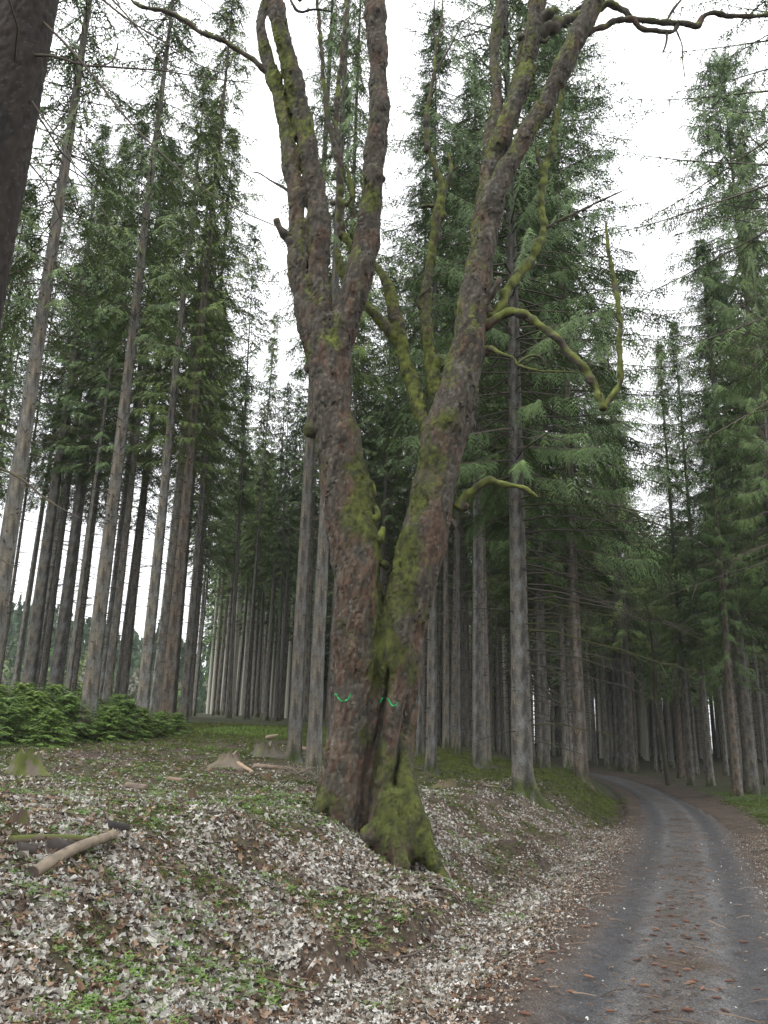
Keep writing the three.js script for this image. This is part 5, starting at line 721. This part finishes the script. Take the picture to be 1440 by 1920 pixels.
stick('branch', 'branch', [[830, 1552, 0.02], [860, 1578, 0.03], [895, 1606, 0.02]], 0.032, 0.02, 'mossy rod running down the bank right of the sycamore root', { col: [0.12, 0.1, 0.05], moss: 1.5, seed: 39 });
stick('branch', 'branch', [[905, 1474, 0.03], [940, 1478, 0.03]], 0.02, 0.015, 'pale stick on the moss before the branchy spruce', { col: [0.26, 0.2, 0.15], seed: 40 });
{ // roots hanging out of the cut foot of the bank
  const rnd = rng(345);
  for (let i = 0; i < 16; i++) { const t = 5 + 13 * rnd(), u = (t + ROAD_T0) / roadLen, c = roadCurve.getPointAt(u), T = roadCurve.getTangentAt(u), f = footAt(t), at = (s, lift) => { const x = c.x + T.z * s, z = c.z - T.x * s; return V(x, H(x, z) + lift, z); }; const a = at(f + 0.55 + 0.3 * rnd(), -0.03), b2 = at(f + 0.2, 0.05), d = at(f - 0.02, 0.05 + 0.05 * rnd()), e = at(f - 0.2 - 0.2 * rnd(), 0.015); const dx = (rnd() - 0.5) * 0.6; for (const [q, k] of [[b2, 0.4], [d, 0.8], [e, 1.3]]) { q.x += dx * k * T.x; q.z += dx * k * T.z; q.y = Math.max(q.y, H(q.x, q.z) + 0.008); }
    const g = new THREE.Group(); top(g, 'bank_root'); g.position.copy(a); part(g, 'root_wood', tube([a, b2, d, e].map((q) => q.clone().sub(a)), (tt, an, p) => mixn(0.014, 0.004, tt) * (1 + 0.4 * IN.noise(p.x * 20, p.y * 20, i)), { seg: 6, rings: 14, col: () => [0.07, 0.045, 0.03] }), woodMat); tag(g, `thin brown root hanging from the bank foot ${t < 8 ? 'at the lower picture edge' : t < 12 ? 'near the long bent stick' : 'below the sycamore root'}`, 'root', `roots hanging from the bank ${t < 8 ? 'low' : t < 12 ? 'middle' : 'far'}`); }
}
{ // heap of dry twigs against the left side of the sycamore foot
  const p = onGround(578, 1470), g = new THREE.Group(); top(g, 'brush_pile'); g.position.copy(p); tag(g, 'heap of dry twigs at the left foot of the sycamore', 'brush pile'); const rnd = rng(15);
  for (let i = 0; i < 60; i++) { const b = new Buf(), a = rnd() * 6.28, l = 0.25 + rnd() * 0.55, o = [(rnd() - 0.5) * 0.8, 0.02 + rnd() * 0.26, (rnd() - 0.5) * 0.6], c = DEADC[i % 3].map((q) => q * 2.0); rod(b, [o, [o[0] + Math.cos(a) * l * 0.5, o[1] + 0.06 + rnd() * 0.1, o[2] + Math.sin(a) * l * 0.5], [o[0] + Math.cos(a) * l, Math.max(0, o[1] - 0.1 + rnd() * 0.2), o[2] + Math.sin(a) * l]], 0.009, 0.004, c, 5); part(g, 'twig', b.geo(), twigMat); }
}
// ---------------------------------------------------------------- fallen leaves, ground plants, grass, cones
function leafGeo(seed, lobed) {
  const r = rng(seed), pts = [], n = lobed ? 20 : 9; const b = new Buf();
  for (let i = 0; i < n; i++) {
    const a = i / n * 6.28318; let R;
    if (lobed) { const d = ((i % 4) / 4), k = Math.floor(i / 4), len = [1.0, 0.86, 0.6, 0.62, 0.9][k] ?? 1; R = (d === 0 ? len : d === 0.5 ? 0.42 : 0.60) * (0.85 + 0.3 * r()); } else R = (0.55 + 0.45 * Math.abs(Math.cos(a))) * (0.85 + 0.3 * r());
    pts.push([R * Math.cos(a), 0, R * Math.sin(a) * (lobed ? 1 : 0.75)]);
  }
  const c1 = (lobed ? 0.35 : 0.9) + r() * 1.0, ph = r() * 6.28, c2 = 0.15 + 0.3 * r(), bend = (p) => { const q = Math.hypot(p[0], p[2]), a = Math.atan2(p[2], p[0]); return [p[0] * (1 - 0.12 * q), c1 * 0.5 * q * q * Math.pow(Math.cos(a - ph), 2) + c2 * 0.5 * q * Math.sin(2 * a + ph * 2) + 0.16 * q * (r() - 0.5) + (lobed ? 0.25 : 0.8) * Math.abs(p[2]), p[2] * (1 - (lobed ? 0.18 : 0.4) * q)]; };
  const mid = pts.map((p) => bend([p[0] * 0.52, 0, p[2] * 0.52])), out = pts.map(bend), c = [0, 0.02, 0];
  for (let i = 0; i < n; i++) { const j = (i + 1) % n; b.tri(c, mid[j], mid[i]); b.tri(mid[i], mid[j], out[i]); b.tri(mid[j], out[j], out[i]); }
  if (lobed) b.tri([0.02, 0, 0], [0, 0.05, 0.03], [-1.3, 0.2 * r(), 0.2]);
  return b.geo();
}
const leafGeos = [1, 2, 3, 4].map((s) => leafGeo(s * 7 + 2, true)).concat([5, 6].map((s) => leafGeo(s * 7, false)));
const leafTones = [[0.48, 0.462, 0.42], [0.37, 0.35, 0.31], [0.23, 0.205, 0.172], [0.13, 0.104, 0.078], [0.42, 0.41, 0.378], [0.16, 0.092, 0.052], [0.085, 0.052, 0.034], [0.26, 0.18, 0.12]];
{
  const rnd = rng(31337), leaves = [], tone = [0, 1, 1, 2, 2, 2, 2, 3, 3, 3, 3, 4, 5, 6, 6, 7], tonePale = [0, 0, 1, 1, 1, 1, 1, 4, 4, 2, 2, 2, 3, 7, 3, 0];
  const put = (x, z, size, cv, extra) => {
    const q = new THREE.Quaternion(), e = 0.08, hx = H(x + e, z) - H(x - e, z), hz = H(x, z + e) - H(x, z - e), n = V(-hx, 2 * e, -hz).normalize();
    q.setFromUnitVectors(V(0, 1, 0), n); q.multiply(new THREE.Quaternion().setFromAxisAngle(V(0, 1, 0), rnd() * 6.28)); q.multiply(new THREE.Quaternion().setFromEuler(new THREE.Euler((rnd() - 0.5) * 1.3, 0, (rnd() - 0.5) * 1.3))); if (rnd() < 0.4) q.multiply(new THREE.Quaternion().setFromAxisAngle(V(1, 0, 0), Math.PI));
    const p = V(x, H(x, z) + 0.004 + rnd() * 0.022 + (extra || 0), z); const v = cv.litter < 0.45 && rnd() < 0.4 ? 5 + Math.floor(rnd() * 3) : (fbm(x * 1.3 + 60, 8, z * 1.3, 3) + (rnd() - 0.5) * 0.3 > 0.0 ? tonePale : tone)[Math.floor(rnd() * 16)];
    leaves.push({ p, q, s: size, v, g: rnd() < 0.72 ? Math.floor(rnd() * 4) : 4 + Math.floor(rnd() * 2), k: 0.8 + 0.4 * rnd() });
  };
  for (let i = 0; i < 400000; i++) {
    const d = 3.8 + 24 * Math.pow(rnd(), 1.25), a = -0.56 + 1.12 * rnd(), x = d * Math.sin(a), z = -d * Math.cos(a);
    const cv = cover(x, z); if (Math.abs(cv.s) < 1.1) continue; const near = mixn(1.0, 0.7, sst(d, 8, 22)); if (rnd() > cv.litter * near * (0.55 + 0.45 * sst(cv.n2, -0.35, 0.15))) continue;
    const verge = cv.s > 0 && cv.s < footAt(cv.t) - 0.1, small = rnd() < (verge ? 0.88 : mixn(0.62, 0.85, sst(d, 9, 16))); put(x, z, (small ? 0.020 + rnd() * 0.028 : 0.034 + rnd() * 0.040), cv);
  }
  for (let i = 0; i < 5200; i++) { const t = 4 + 20 * rnd(), s = (rnd() - 0.5) * 2.9, c = roadCurve.getPointAt((t + ROAD_T0) / roadLen), T = roadCurve.getTangentAt((t + ROAD_T0) / roadLen), x = c.x + T.z * s, z = c.z - T.x * s; if (rnd() > 0.1 + 0.9 * sst(Math.abs(s), 0.8, 1.4)) continue; put(x, z, 0.012 + rnd() * 0.016, { litter: 0.3 }, 0.012); }
  for (let i = 0; i < 34000; i++) { const t = 3.5 + 22 * Math.pow(rnd(), 1.3), s = rnd() < 0.75 ? 0.95 + 1.9 * Math.pow(rnd(), 0.6) : -1.0 - 1.5 * rnd(), c = roadCurve.getPointAt((t + ROAD_T0) / roadLen), T = roadCurve.getTangentAt((t + ROAD_T0) / roadLen), x = c.x + T.z * s, z = c.z - T.x * s; if (rnd() > 0.25 + 0.75 * sst(Math.abs(s), 1.0, 1.7)) continue; put(x, z, 0.009 + 0.02 * rnd() * rnd(), { litter: 0.6 }, Math.abs(s) < 1.45 ? 0.02 : 0.002); }
  // the largest to the eye are single leaves of the forest floor, the rest one mass
  for (const l of leaves) { const [px, py, o] = toPixel(l.p); l.big = o > 0.5 && px > 4 && px < 1436 && py < 1912 ? l.s / o : 0; }
  leaves.sort((a, b) => b.big - a.big);
  const mats = leafTones.map(([r, g, b], i) => new THREE.MeshStandardMaterial({ name: 'fallen leaf ' + i, color: C(r, g, b), roughness: 0.85 }));
  leaves.slice(0, 300).forEach((l, i) => { const m = part(groundMesh, i ? `fallen_leaf_${String(i).padStart(3, '0')}` : 'fallen_leaf', leafGeos[l.g], mats[l.v]); m.position.copy(l.p); m.quaternion.copy(l.q); m.scale.setScalar(l.s); });
  const rest = leaves.slice(300), m4 = new THREE.Matrix4(), col = C(0, 0, 0);
  leafGeos.forEach((g, gi) => {
    const mine = rest.filter((l) => l.g === gi), im = new THREE.InstancedMesh(g, new THREE.MeshStandardMaterial({ name: 'leaf litter', roughness: 0.85 }), mine.length);
    mine.forEach((l, i) => { m4.compose(l.p, l.q, V(l.s, l.s, l.s)); im.setMatrixAt(i, m4); const t = leafTones[l.v]; im.setColorAt(i, col.setRGB(t[0] * l.k, t[1] * l.k, t[2] * l.k)); });
    im.name = gi ? `leaf_litter_${String(gi).padStart(3, '0')}` : 'leaf_litter'; im.userData.kind = 'stuff'; groundMesh.add(im);
  });
  console.log('leaves', leaves.length);
}
function scatter(name, geo, mat, places, label) {
  const im = new THREE.InstancedMesh(geo, mat, places.length), m4 = new THREE.Matrix4(), col = C(0, 0, 0);
  places.forEach(([p, q, s, c], i) => { m4.compose(p, q, s.isVector3 ? s : V(s, s, s)); im.setMatrixAt(i, m4); im.setColorAt(i, col.setRGB(...c)); });
  top(im, name); tag(im, label, null, null, 'stuff'); console.log(name, places.length); return im;
}
const yaw = (r) => new THREE.Quaternion().setFromEuler(new THREE.Euler((r() - 0.5) * 0.5, r() * 6.28, (r() - 0.5) * 0.5));
{ // small green herbs: three to five round leaflets on thin stalks
  const b = new Buf(), r = rng(8); for (let k = 0; k < 5; k++) { const a = k * 1.35 + r(), l = 0.6 + r() * 0.7, h = 0.5 + r() * 0.7, cx = Math.cos(a) * l, cz = Math.sin(a) * l; for (let j = 0; j < 3; j++) { const t = a + (j - 1) * 1.5, e = 0.46, x1 = cx + Math.cos(t - 0.5) * e, z1 = cz + Math.sin(t - 0.5) * e, x2 = cx + Math.cos(t + 0.5) * e, z2 = cz + Math.sin(t + 0.5) * e, x3 = cx + Math.cos(t) * e * 1.25, z3 = cz + Math.sin(t) * e * 1.25, y = h - 0.1 + 0.1 * r(); b.tri([cx, h, cz], [x2, y, z2], [x1, y, z1]); b.tri([x1, y, z1], [x2, y, z2], [x3, y - 0.08, z3]); } b.tri([0.03, 0, 0], [-0.03, 0, 0], [cx, h, cz]); }
  const rnd = rng(44), out = [];
  for (let i = 0; i < 120000; i++) { const d = 4.2 + 21 * Math.pow(rnd(), 1.2), a = -0.55 + 1.1 * rnd(), x = d * Math.sin(a), z = -d * Math.cos(a), cv = cover(x, z); if (cv.s < 1.6) continue; const foot = footAt(cv.t), w = (cv.s < foot ? 0.12 : cv.s < foot + 3.6 ? 0.8 : 0.95) * clamp(fbm(x * 0.9 + 50, 2, z * 0.9, 3) * 3.4 + 0.14) * (1 - 0.5 * sst(d, 14, 24)); const treeFoot = Math.exp(-((x + 1.25) ** 2 + (z + 13.7) ** 2) / 0.35) + Math.exp(-((x - 0.9) ** 2 + (z + 13.4) ** 2) / 0.3); if (rnd() > w + treeFoot * 0.7) continue; const t = rnd(); out.push([V(x, H(x, z) + 0.012, z), yaw(rnd), 0.018 + rnd() * 0.02, [mixn(0.06, 0.13, t), mixn(0.12, 0.23, t), mixn(0.02, 0.035, t)]]); }
  scatter('ground_plants', b.geo(), new THREE.MeshStandardMaterial({ name: 'herb leaves', roughness: 0.7 }), out, 'small bright green herbs between the fallen leaves');
}
{ // moss cushions: dense short tufts
  const b = new Buf(), r = rng(18); for (let k = 0; k < 16; k++) { const a = r() * 6.28, q = Math.sqrt(r()) * 0.9, x = Math.cos(a) * q, z = Math.sin(a) * q, h = (0.45 + 0.5 * r()) * (1.1 - q * 0.6), w = 0.16; const t = r() * 6.28; b.tri([x - Math.cos(t) * w, 0, z - Math.sin(t) * w], [x + Math.cos(t) * w, 0, z + Math.sin(t) * w], [x + (r() - 0.5) * 0.4, h, z + (r() - 0.5) * 0.4]); }
  const rnd = rng(46), out = [];
  for (let i = 0; i < 240000; i++) { const d = 5 + 33 * Math.pow(rnd(), 0.9), a = -0.55 + 1.1 * rnd(), x = d * Math.sin(a), z = -d * Math.cos(a), cv = cover(x, z); if (Math.abs(cv.s) < 1.4 || rnd() > cv.moss * 0.62) continue; const t = clamp(0.5 + fbm(x * 2, 7, z * 2, 3) * 1.3 + (rnd() - 0.5) * 0.4), s = (0.022 + rnd() * 0.03) * mixn(1, 1.8, sst(d, 12, 35)); out.push([V(x, H(x, z) - 0.006, z), yaw(rnd), V(s * 1.3, s, s * 1.3), [mixn(0.040, 0.115, t), mixn(0.05, 0.142, t), mixn(0.013, 0.025, t)]]); }
  scatter('ground_moss', b.geo(), new THREE.MeshStandardMaterial({ name: 'ground moss', roughness: 1 }), out, 'green moss cushions on bank and forest floor');
}
{ // grass: the bright strip in the glade, the verge at the right, loose blades elsewhere
  const b = new Buf(), r = rng(28); for (let k = 0; k < 9; k++) { const a = r() * 6.28, l = 0.3 + r() * 0.5, w = 0.035, x = (r() - 0.5) * 0.5, z = (r() - 0.5) * 0.5, h = 0.6 + 0.5 * r(), cx = Math.cos(a), cz = Math.sin(a); const p0 = [x - cz * w, 0, z + cx * w], p1 = [x + cz * w, 0, z - cx * w], m0 = [x + cx * l * 0.35 - cz * w * 0.8, h * 0.65, z + cz * l * 0.35 + cx * w * 0.8], m1 = [x + cx * l * 0.35 + cz * w * 0.8, h * 0.65, z + cz * l * 0.35 - cx * w * 0.8], t = [x + cx * l, h, z + cz * l]; b.tri(p0, p1, m0); b.tri(p1, m1, m0); b.tri(m0, m1, t); }
  const rnd = rng(48), out = [];
  for (let i = 0; i < 150000; i++) {
    const d = 9 + 34 * rnd(), a = -0.5 + 1.05 * rnd(), x = d * Math.sin(a), z = -d * Math.cos(a), [s, t] = road(x, z); if (Math.abs(s) < 1.5) continue;
    const px = 720 + F * x / d, glade = Math.exp(-Math.pow((x + 4.9) / 1.7, 2) - Math.pow((z + 32) / 2.4, 2)) * 1.1 + Math.exp(-Math.pow((x + 6.6) / 1.4, 2) - Math.pow((z + 25) / 2.4, 2)) * 0.22 + Math.exp(-Math.pow((x + 4.4) / 1.4, 2) - Math.pow((z + 24) / 1.8, 2)) * 0.3, cv = cover(x, z);
    const vr = s < 0 ? cv.turf * 0.9 : 0, loose = s > 0 ? cv.turf * 0.12 : 0; if (rnd() > Math.max(glade, vr, loose) * (0.6 + fbm(x * 2, 3, z * 2, 2))) continue;
    const k = rnd(), bright = glade > 0.3 ? 1.2 : 0.85, sc = 0.07 + rnd() * 0.07; out.push([V(x, H(x, z) - 0.005, z), yaw(rnd), V(sc, sc * (glade > 0.3 ? 1.2 : 0.8), sc), [mixn(0.07, 0.14, k) * bright, mixn(0.12, 0.21, k) * bright, mixn(0.018, 0.035, k) * bright]]);
  }
  scatter('grass', b.geo(), new THREE.MeshStandardMaterial({ name: 'grass blades', roughness: 0.7 }), out, 'fresh green grass in the glade and along the right verge');
}
{ // twig and bark crumbs
  const b = new Buf(); rod(b, [[-1, 0, 0], [-0.2, 0.06, 0.12], [1, 0, -0.1]], 0.05, 0.025, null, 3); const g = b.geo(), rnd = rng(58), out = [];
  for (let i = 0; i < 44000; i++) { const d = 4 + 26 * Math.pow(rnd(), 1.1), a = -0.55 + 1.1 * rnd(), x = d * Math.sin(a), z = -d * Math.cos(a), cv = cover(x, z), as = Math.abs(cv.s); if (rnd() > (as < 1.3 ? 0.12 + 0.45 * (1 - sst(as, 0.12, 0.42)) : 0.5)) continue; const t = rnd(), s = 0.02 + Math.pow(rnd(), 3) * 0.14, y = as < 1.5 ? roadY(cv.t) + 0.012 + 0.02 * (1 - sst(as, 0.15, 0.5)) : H(x, z) + 0.012; out.push([V(x, y, z), yaw(rnd), V(s, 0.10 + s * 0.4, s), [mixn(0.05, 0.22, t * t), mixn(0.038, 0.16, t * t), mixn(0.03, 0.11, t * t)]]); }
  scatter('twigs', g, new THREE.MeshStandardMaterial({ name: 'twig litter', roughness: 0.95 }), out, 'scattered small twigs and bark crumbs on floor and track');
}
{ // spruce cones on and beside the track
  const mk = (seed) => { const P = [], I = [], rows = 15, seg = 9, rr = rng(seed), bend = (rr() - 0.5) * 0.02; for (let j = 0; j <= rows; j++) { const t = j / rows, y = (t - 0.5) * 0.125, prof = 0.019 * Math.pow(Math.sin(Math.PI * mixn(0.10, 0.93, t)), 0.65); for (let k = 0; k < seg; k++) { const a = (k + (j % 2) * 0.5) / seg * 6.28318, r = prof * (j % 2 ? 1.0 : 0.84) * (1 + 0.12 * (rr() - 0.5)); P.push(y, r * Math.cos(a) + bend * (1 - 4 * (t - 0.5) ** 2), r * Math.sin(a)); } } for (let j = 0; j < rows; j++) for (let k = 0; k < seg; k++) { const a = j * seg + k, b = j * seg + (k + 1) % seg; I.push(a, b, a + seg, b, b + seg, a + seg); } for (const e of [0, rows]) { const c = P.length / 3; P.push((e / rows - 0.5) * 0.13, 0, 0); for (let k = 0; k < seg; k++) { const a = e * seg + k, b = e * seg + (k + 1) % seg; e ? I.push(a, b, c) : I.push(b, a, c); } } const g = new THREE.BufferGeometry(); g.setAttribute('position', new THREE.Float32BufferAttribute(P, 3)); g.setIndex(I); const q = g.toNonIndexed(); q.computeVertexNormals(); return q; };
  const geos = [3, 4, 5].map(mk), mats = [[0.135, 0.062, 0.036], [0.10, 0.046, 0.029], [0.17, 0.092, 0.055], [0.07, 0.036, 0.026]].map(([r, g, b], i) => new THREE.MeshStandardMaterial({ name: 'cone scales ' + i, color: C(r, g, b), roughness: 0.75 })), rnd = rng(68), seen = [];
  const add = (px, py, ang) => { const d = rayDir(px, py).normalize(); let t = 3; for (; t < 60; t += 0.01) { const p = CAM.clone().addScaledVector(d, t), [s, u] = road(p.x, p.z); if (p.y < (Math.abs(s) < 1.5 ? roadY(u) + 0.004 : H(p.x, p.z))) break; } const p = CAM.clone().addScaledVector(d, t); const [s, u] = road(p.x, p.z), onRoad = Math.abs(s) < 1.25, middle = Math.abs(s) < 0.45; const m = top(new THREE.Mesh(geos[Math.floor(rnd() * 3)], mats[Math.floor(rnd() * 4)]), 'spruce_cone'); m.position.set(p.x, (onRoad ? roadY(u) + 0.004 + 0.028 * (1 - sst(Math.abs(s), 0.15, 0.5)) : H(p.x, p.z)) + 0.016, p.z); m.rotation.set((rnd() - 0.5) * 3, ang ?? (rnd() - 0.5) * (rnd() < 0.45 ? 6.2 : 1.3), (rnd() - 0.5) * 0.2, 'YXZ'); m.scale.setScalar(0.48 + rnd() * 0.36);
    const at = u < 9 ? 'near the lower picture edge' : u < 11.5 ? 'before the bank stick' : u < 15 ? 'opposite the sycamore root' : 'toward the bend', tone = ['red brown', 'brown', 'light brown', 'dark brown'][mats.indexOf(m.material)]; const kind = !onRoad ? [`${tone} spruce cone in the litter beside the track ${at}`, `cones beside the track ${at}`] : middle ? [`${tone} spruce cone on the middle strip of the track ${at}`, `cones on the middle strip ${at}`] : [`${tone} spruce cone on a wheel rut of the track ${at}`, `cones on the wheel ruts ${at}`]; tag(m, kind[0], 'pine cone', kind[1]); };
  for (const [px, py] of [[1288, 1735], [1305, 1747], [1316, 1759], [1282, 1763], [1252, 1778], [1258, 1790], [1255, 1784], [1280, 1793], [1322, 1767], [1325, 1788], [1246, 1822], [1270, 1830], [1274, 1837], [1250, 1848], [1296, 1853], [1302, 1848], [1210, 1857], [1230, 1879], [1344, 1877], [1360, 1900], [1368, 1843], [1300, 1822], [1210, 1768], [1225, 1759], [1235, 1711], [1260, 1709], [1232, 1723], [1252, 1722], [1236, 1697], [1187, 1673], [1148, 1728], [1114, 1737], [1163, 1691], [1090, 1706], [1094, 1707], [1065, 1758], [1025, 1746], [1030, 1746], [1053, 1779], [1035, 1787], [1018, 1806], [1010, 1854], [1004, 1840], [978, 1858], [985, 1905], [970, 1877], [1072, 1863], [1148, 1867], [1104, 1835], [1195, 1804], [1160, 1766], [1320, 1698], [1300, 1677], [1313, 1652], [1390, 1767], [1395, 1770], [925, 1806], [932, 1820], [850, 1896], [840, 1898], [902, 1876], [880, 1877], [862, 1853], [870, 1750], [890, 1772], [920, 1758], [845, 1810], [1030, 1822], [1020, 1795], [1060, 1735], [1290, 1905], [1420, 1858], [1265, 1743], [1340, 1725], [1330, 1660], [1270, 1655], [1265, 1612], [1310, 1600], [1145, 1900], [960, 1780]]) add(px, py);
  for (let i = 0; i < 40; i++) { const t = 7 + 15 * rnd(), c = roadCurve.getPointAt((t + ROAD_T0) / roadLen), s = (rnd() < 0.6 ? (rnd() - 0.5) * 0.8 : (rnd() - 0.2) * 2.6), T = roadCurve.getTangentAt((t + ROAD_T0) / roadLen), q = toPixel(V(c.x + T.z * s, roadY(t), c.z - T.x * s)); if (q[0] < 1435 && q[1] < 1915) add(q[0], q[1]); }
}
// ---------------------------------------------------------------- the forest beyond what can be told apart, and the wooded hill
{
  const trunk = new THREE.CylinderGeometry(0.05, 0.22, 26, 5, 1, true).translate(0, 13, 0).toNonIndexed(), mk = (seed, y0) => { const [c] = crownGeo(seed, 29, y0, 2.6, { per: 4, sprays: 5, teeth: 2, whorl: 1.2, size: 1.1, wid: 0.13, hang: 1.2 }); return c; };
  const crowns = [mk(81, 14), mk(82, 10)], rnd = rng(123), places = [[], []];
  for (let i = 0; i < 760; i++) { const d = 78 + 40 * Math.sqrt(rnd()), a = -0.2 + 0.9 * rnd(), x = d * Math.sin(a), z = -d * Math.cos(a), [s] = road(x, z); if (Math.abs(s) < 4 && d < 80) continue; const k = 0.8 + rnd() * 0.35; places[i % 2].push([V(x, H(x, z) - 0.1, z), yaw(() => 0.5).setFromAxisAngle(V(0, 1, 0), rnd() * 6.28), V(k * 1.15, k * (a < 0.02 ? 0.95 : 0.85), k * 1.15), ((q) => [q, q * 1.02, q * 0.97])(0.75 + rnd() * 0.5)]); }
  const tm = new THREE.MeshStandardMaterial({ name: 'far bark', color: C(0.36, 0.34, 0.30), roughness: 1 });
  for (const k of [0, 1]) { scatter('far_forest', crowns[k], needleMats[k], places[k], 'unbroken mass of spruces deep behind the stand'); }
  scatter('far_forest', trunk, tm, [...places[0], ...places[1]], 'unbroken mass of spruce stems deep behind the stand');
  // the hillside: mixed wood, fresh green and grey
  const b = new Buf(), r = rng(9); for (let k = 0; k < 150; k++) { const u = r() * 2 - 0.6, a = r() * 6.28, q = Math.sqrt(Math.max(0, 1 - u * u * 0.8)) * (0.55 + 0.5 * r()), p = [Math.cos(a) * q, u + 0.9, Math.sin(a) * q], e = () => (r() - 0.5) * 0.34; b.tri([p[0] + e(), p[1] + e(), p[2] + e()], [p[0] + e(), p[1] + e(), p[2] + e()], [p[0] + e(), p[1] + e(), p[2] + e()]); }
  const out = [], h2 = rng(7);
  for (let i = 0; i < 5200; i++) { const d = 150 + 190 * h2(), a = -0.75 + 0.70 * h2(), x = d * Math.sin(a), z = -d * Math.cos(a); const y = H(x, z), t = h2(), dark = h2() < 0.3, s = 1.6 + h2() * 1.9, c = dark ? [0.05, 0.085, 0.04] : t < 0.4 ? [0.24, 0.235, 0.18] : [mixn(0.11, 0.20, h2()), mixn(0.19, 0.28, h2()), 0.07]; out.push([V(x, y, z), yaw(h2), V(s * 0.9, s * (dark ? 2.4 : 1.4), s * 0.9), c]); }
  scatter('hillside_wood', b.geo(), new THREE.MeshStandardMaterial({ name: 'far foliage', roughness: 1 }), out, 'mixed spring wood covering the far hillside');
}
scene.traverse((o) => { if (o.isMesh) { o.castShadow = true; o.receiveShadow = true; } });
{ let n = 0, m = 0; const s = new Set(); scene.traverse((o) => { if (o.isMesh) { const g = o.geometry, t = (g.index ? g.index.count : g.attributes.position.count) / 3; if (o.isInstancedMesh) m += o.count; if (!s.has(g)) { s.add(g); n += t; } } }); console.log("unique triangles", n, "instances", m); }
renderer.render(scene, camera);
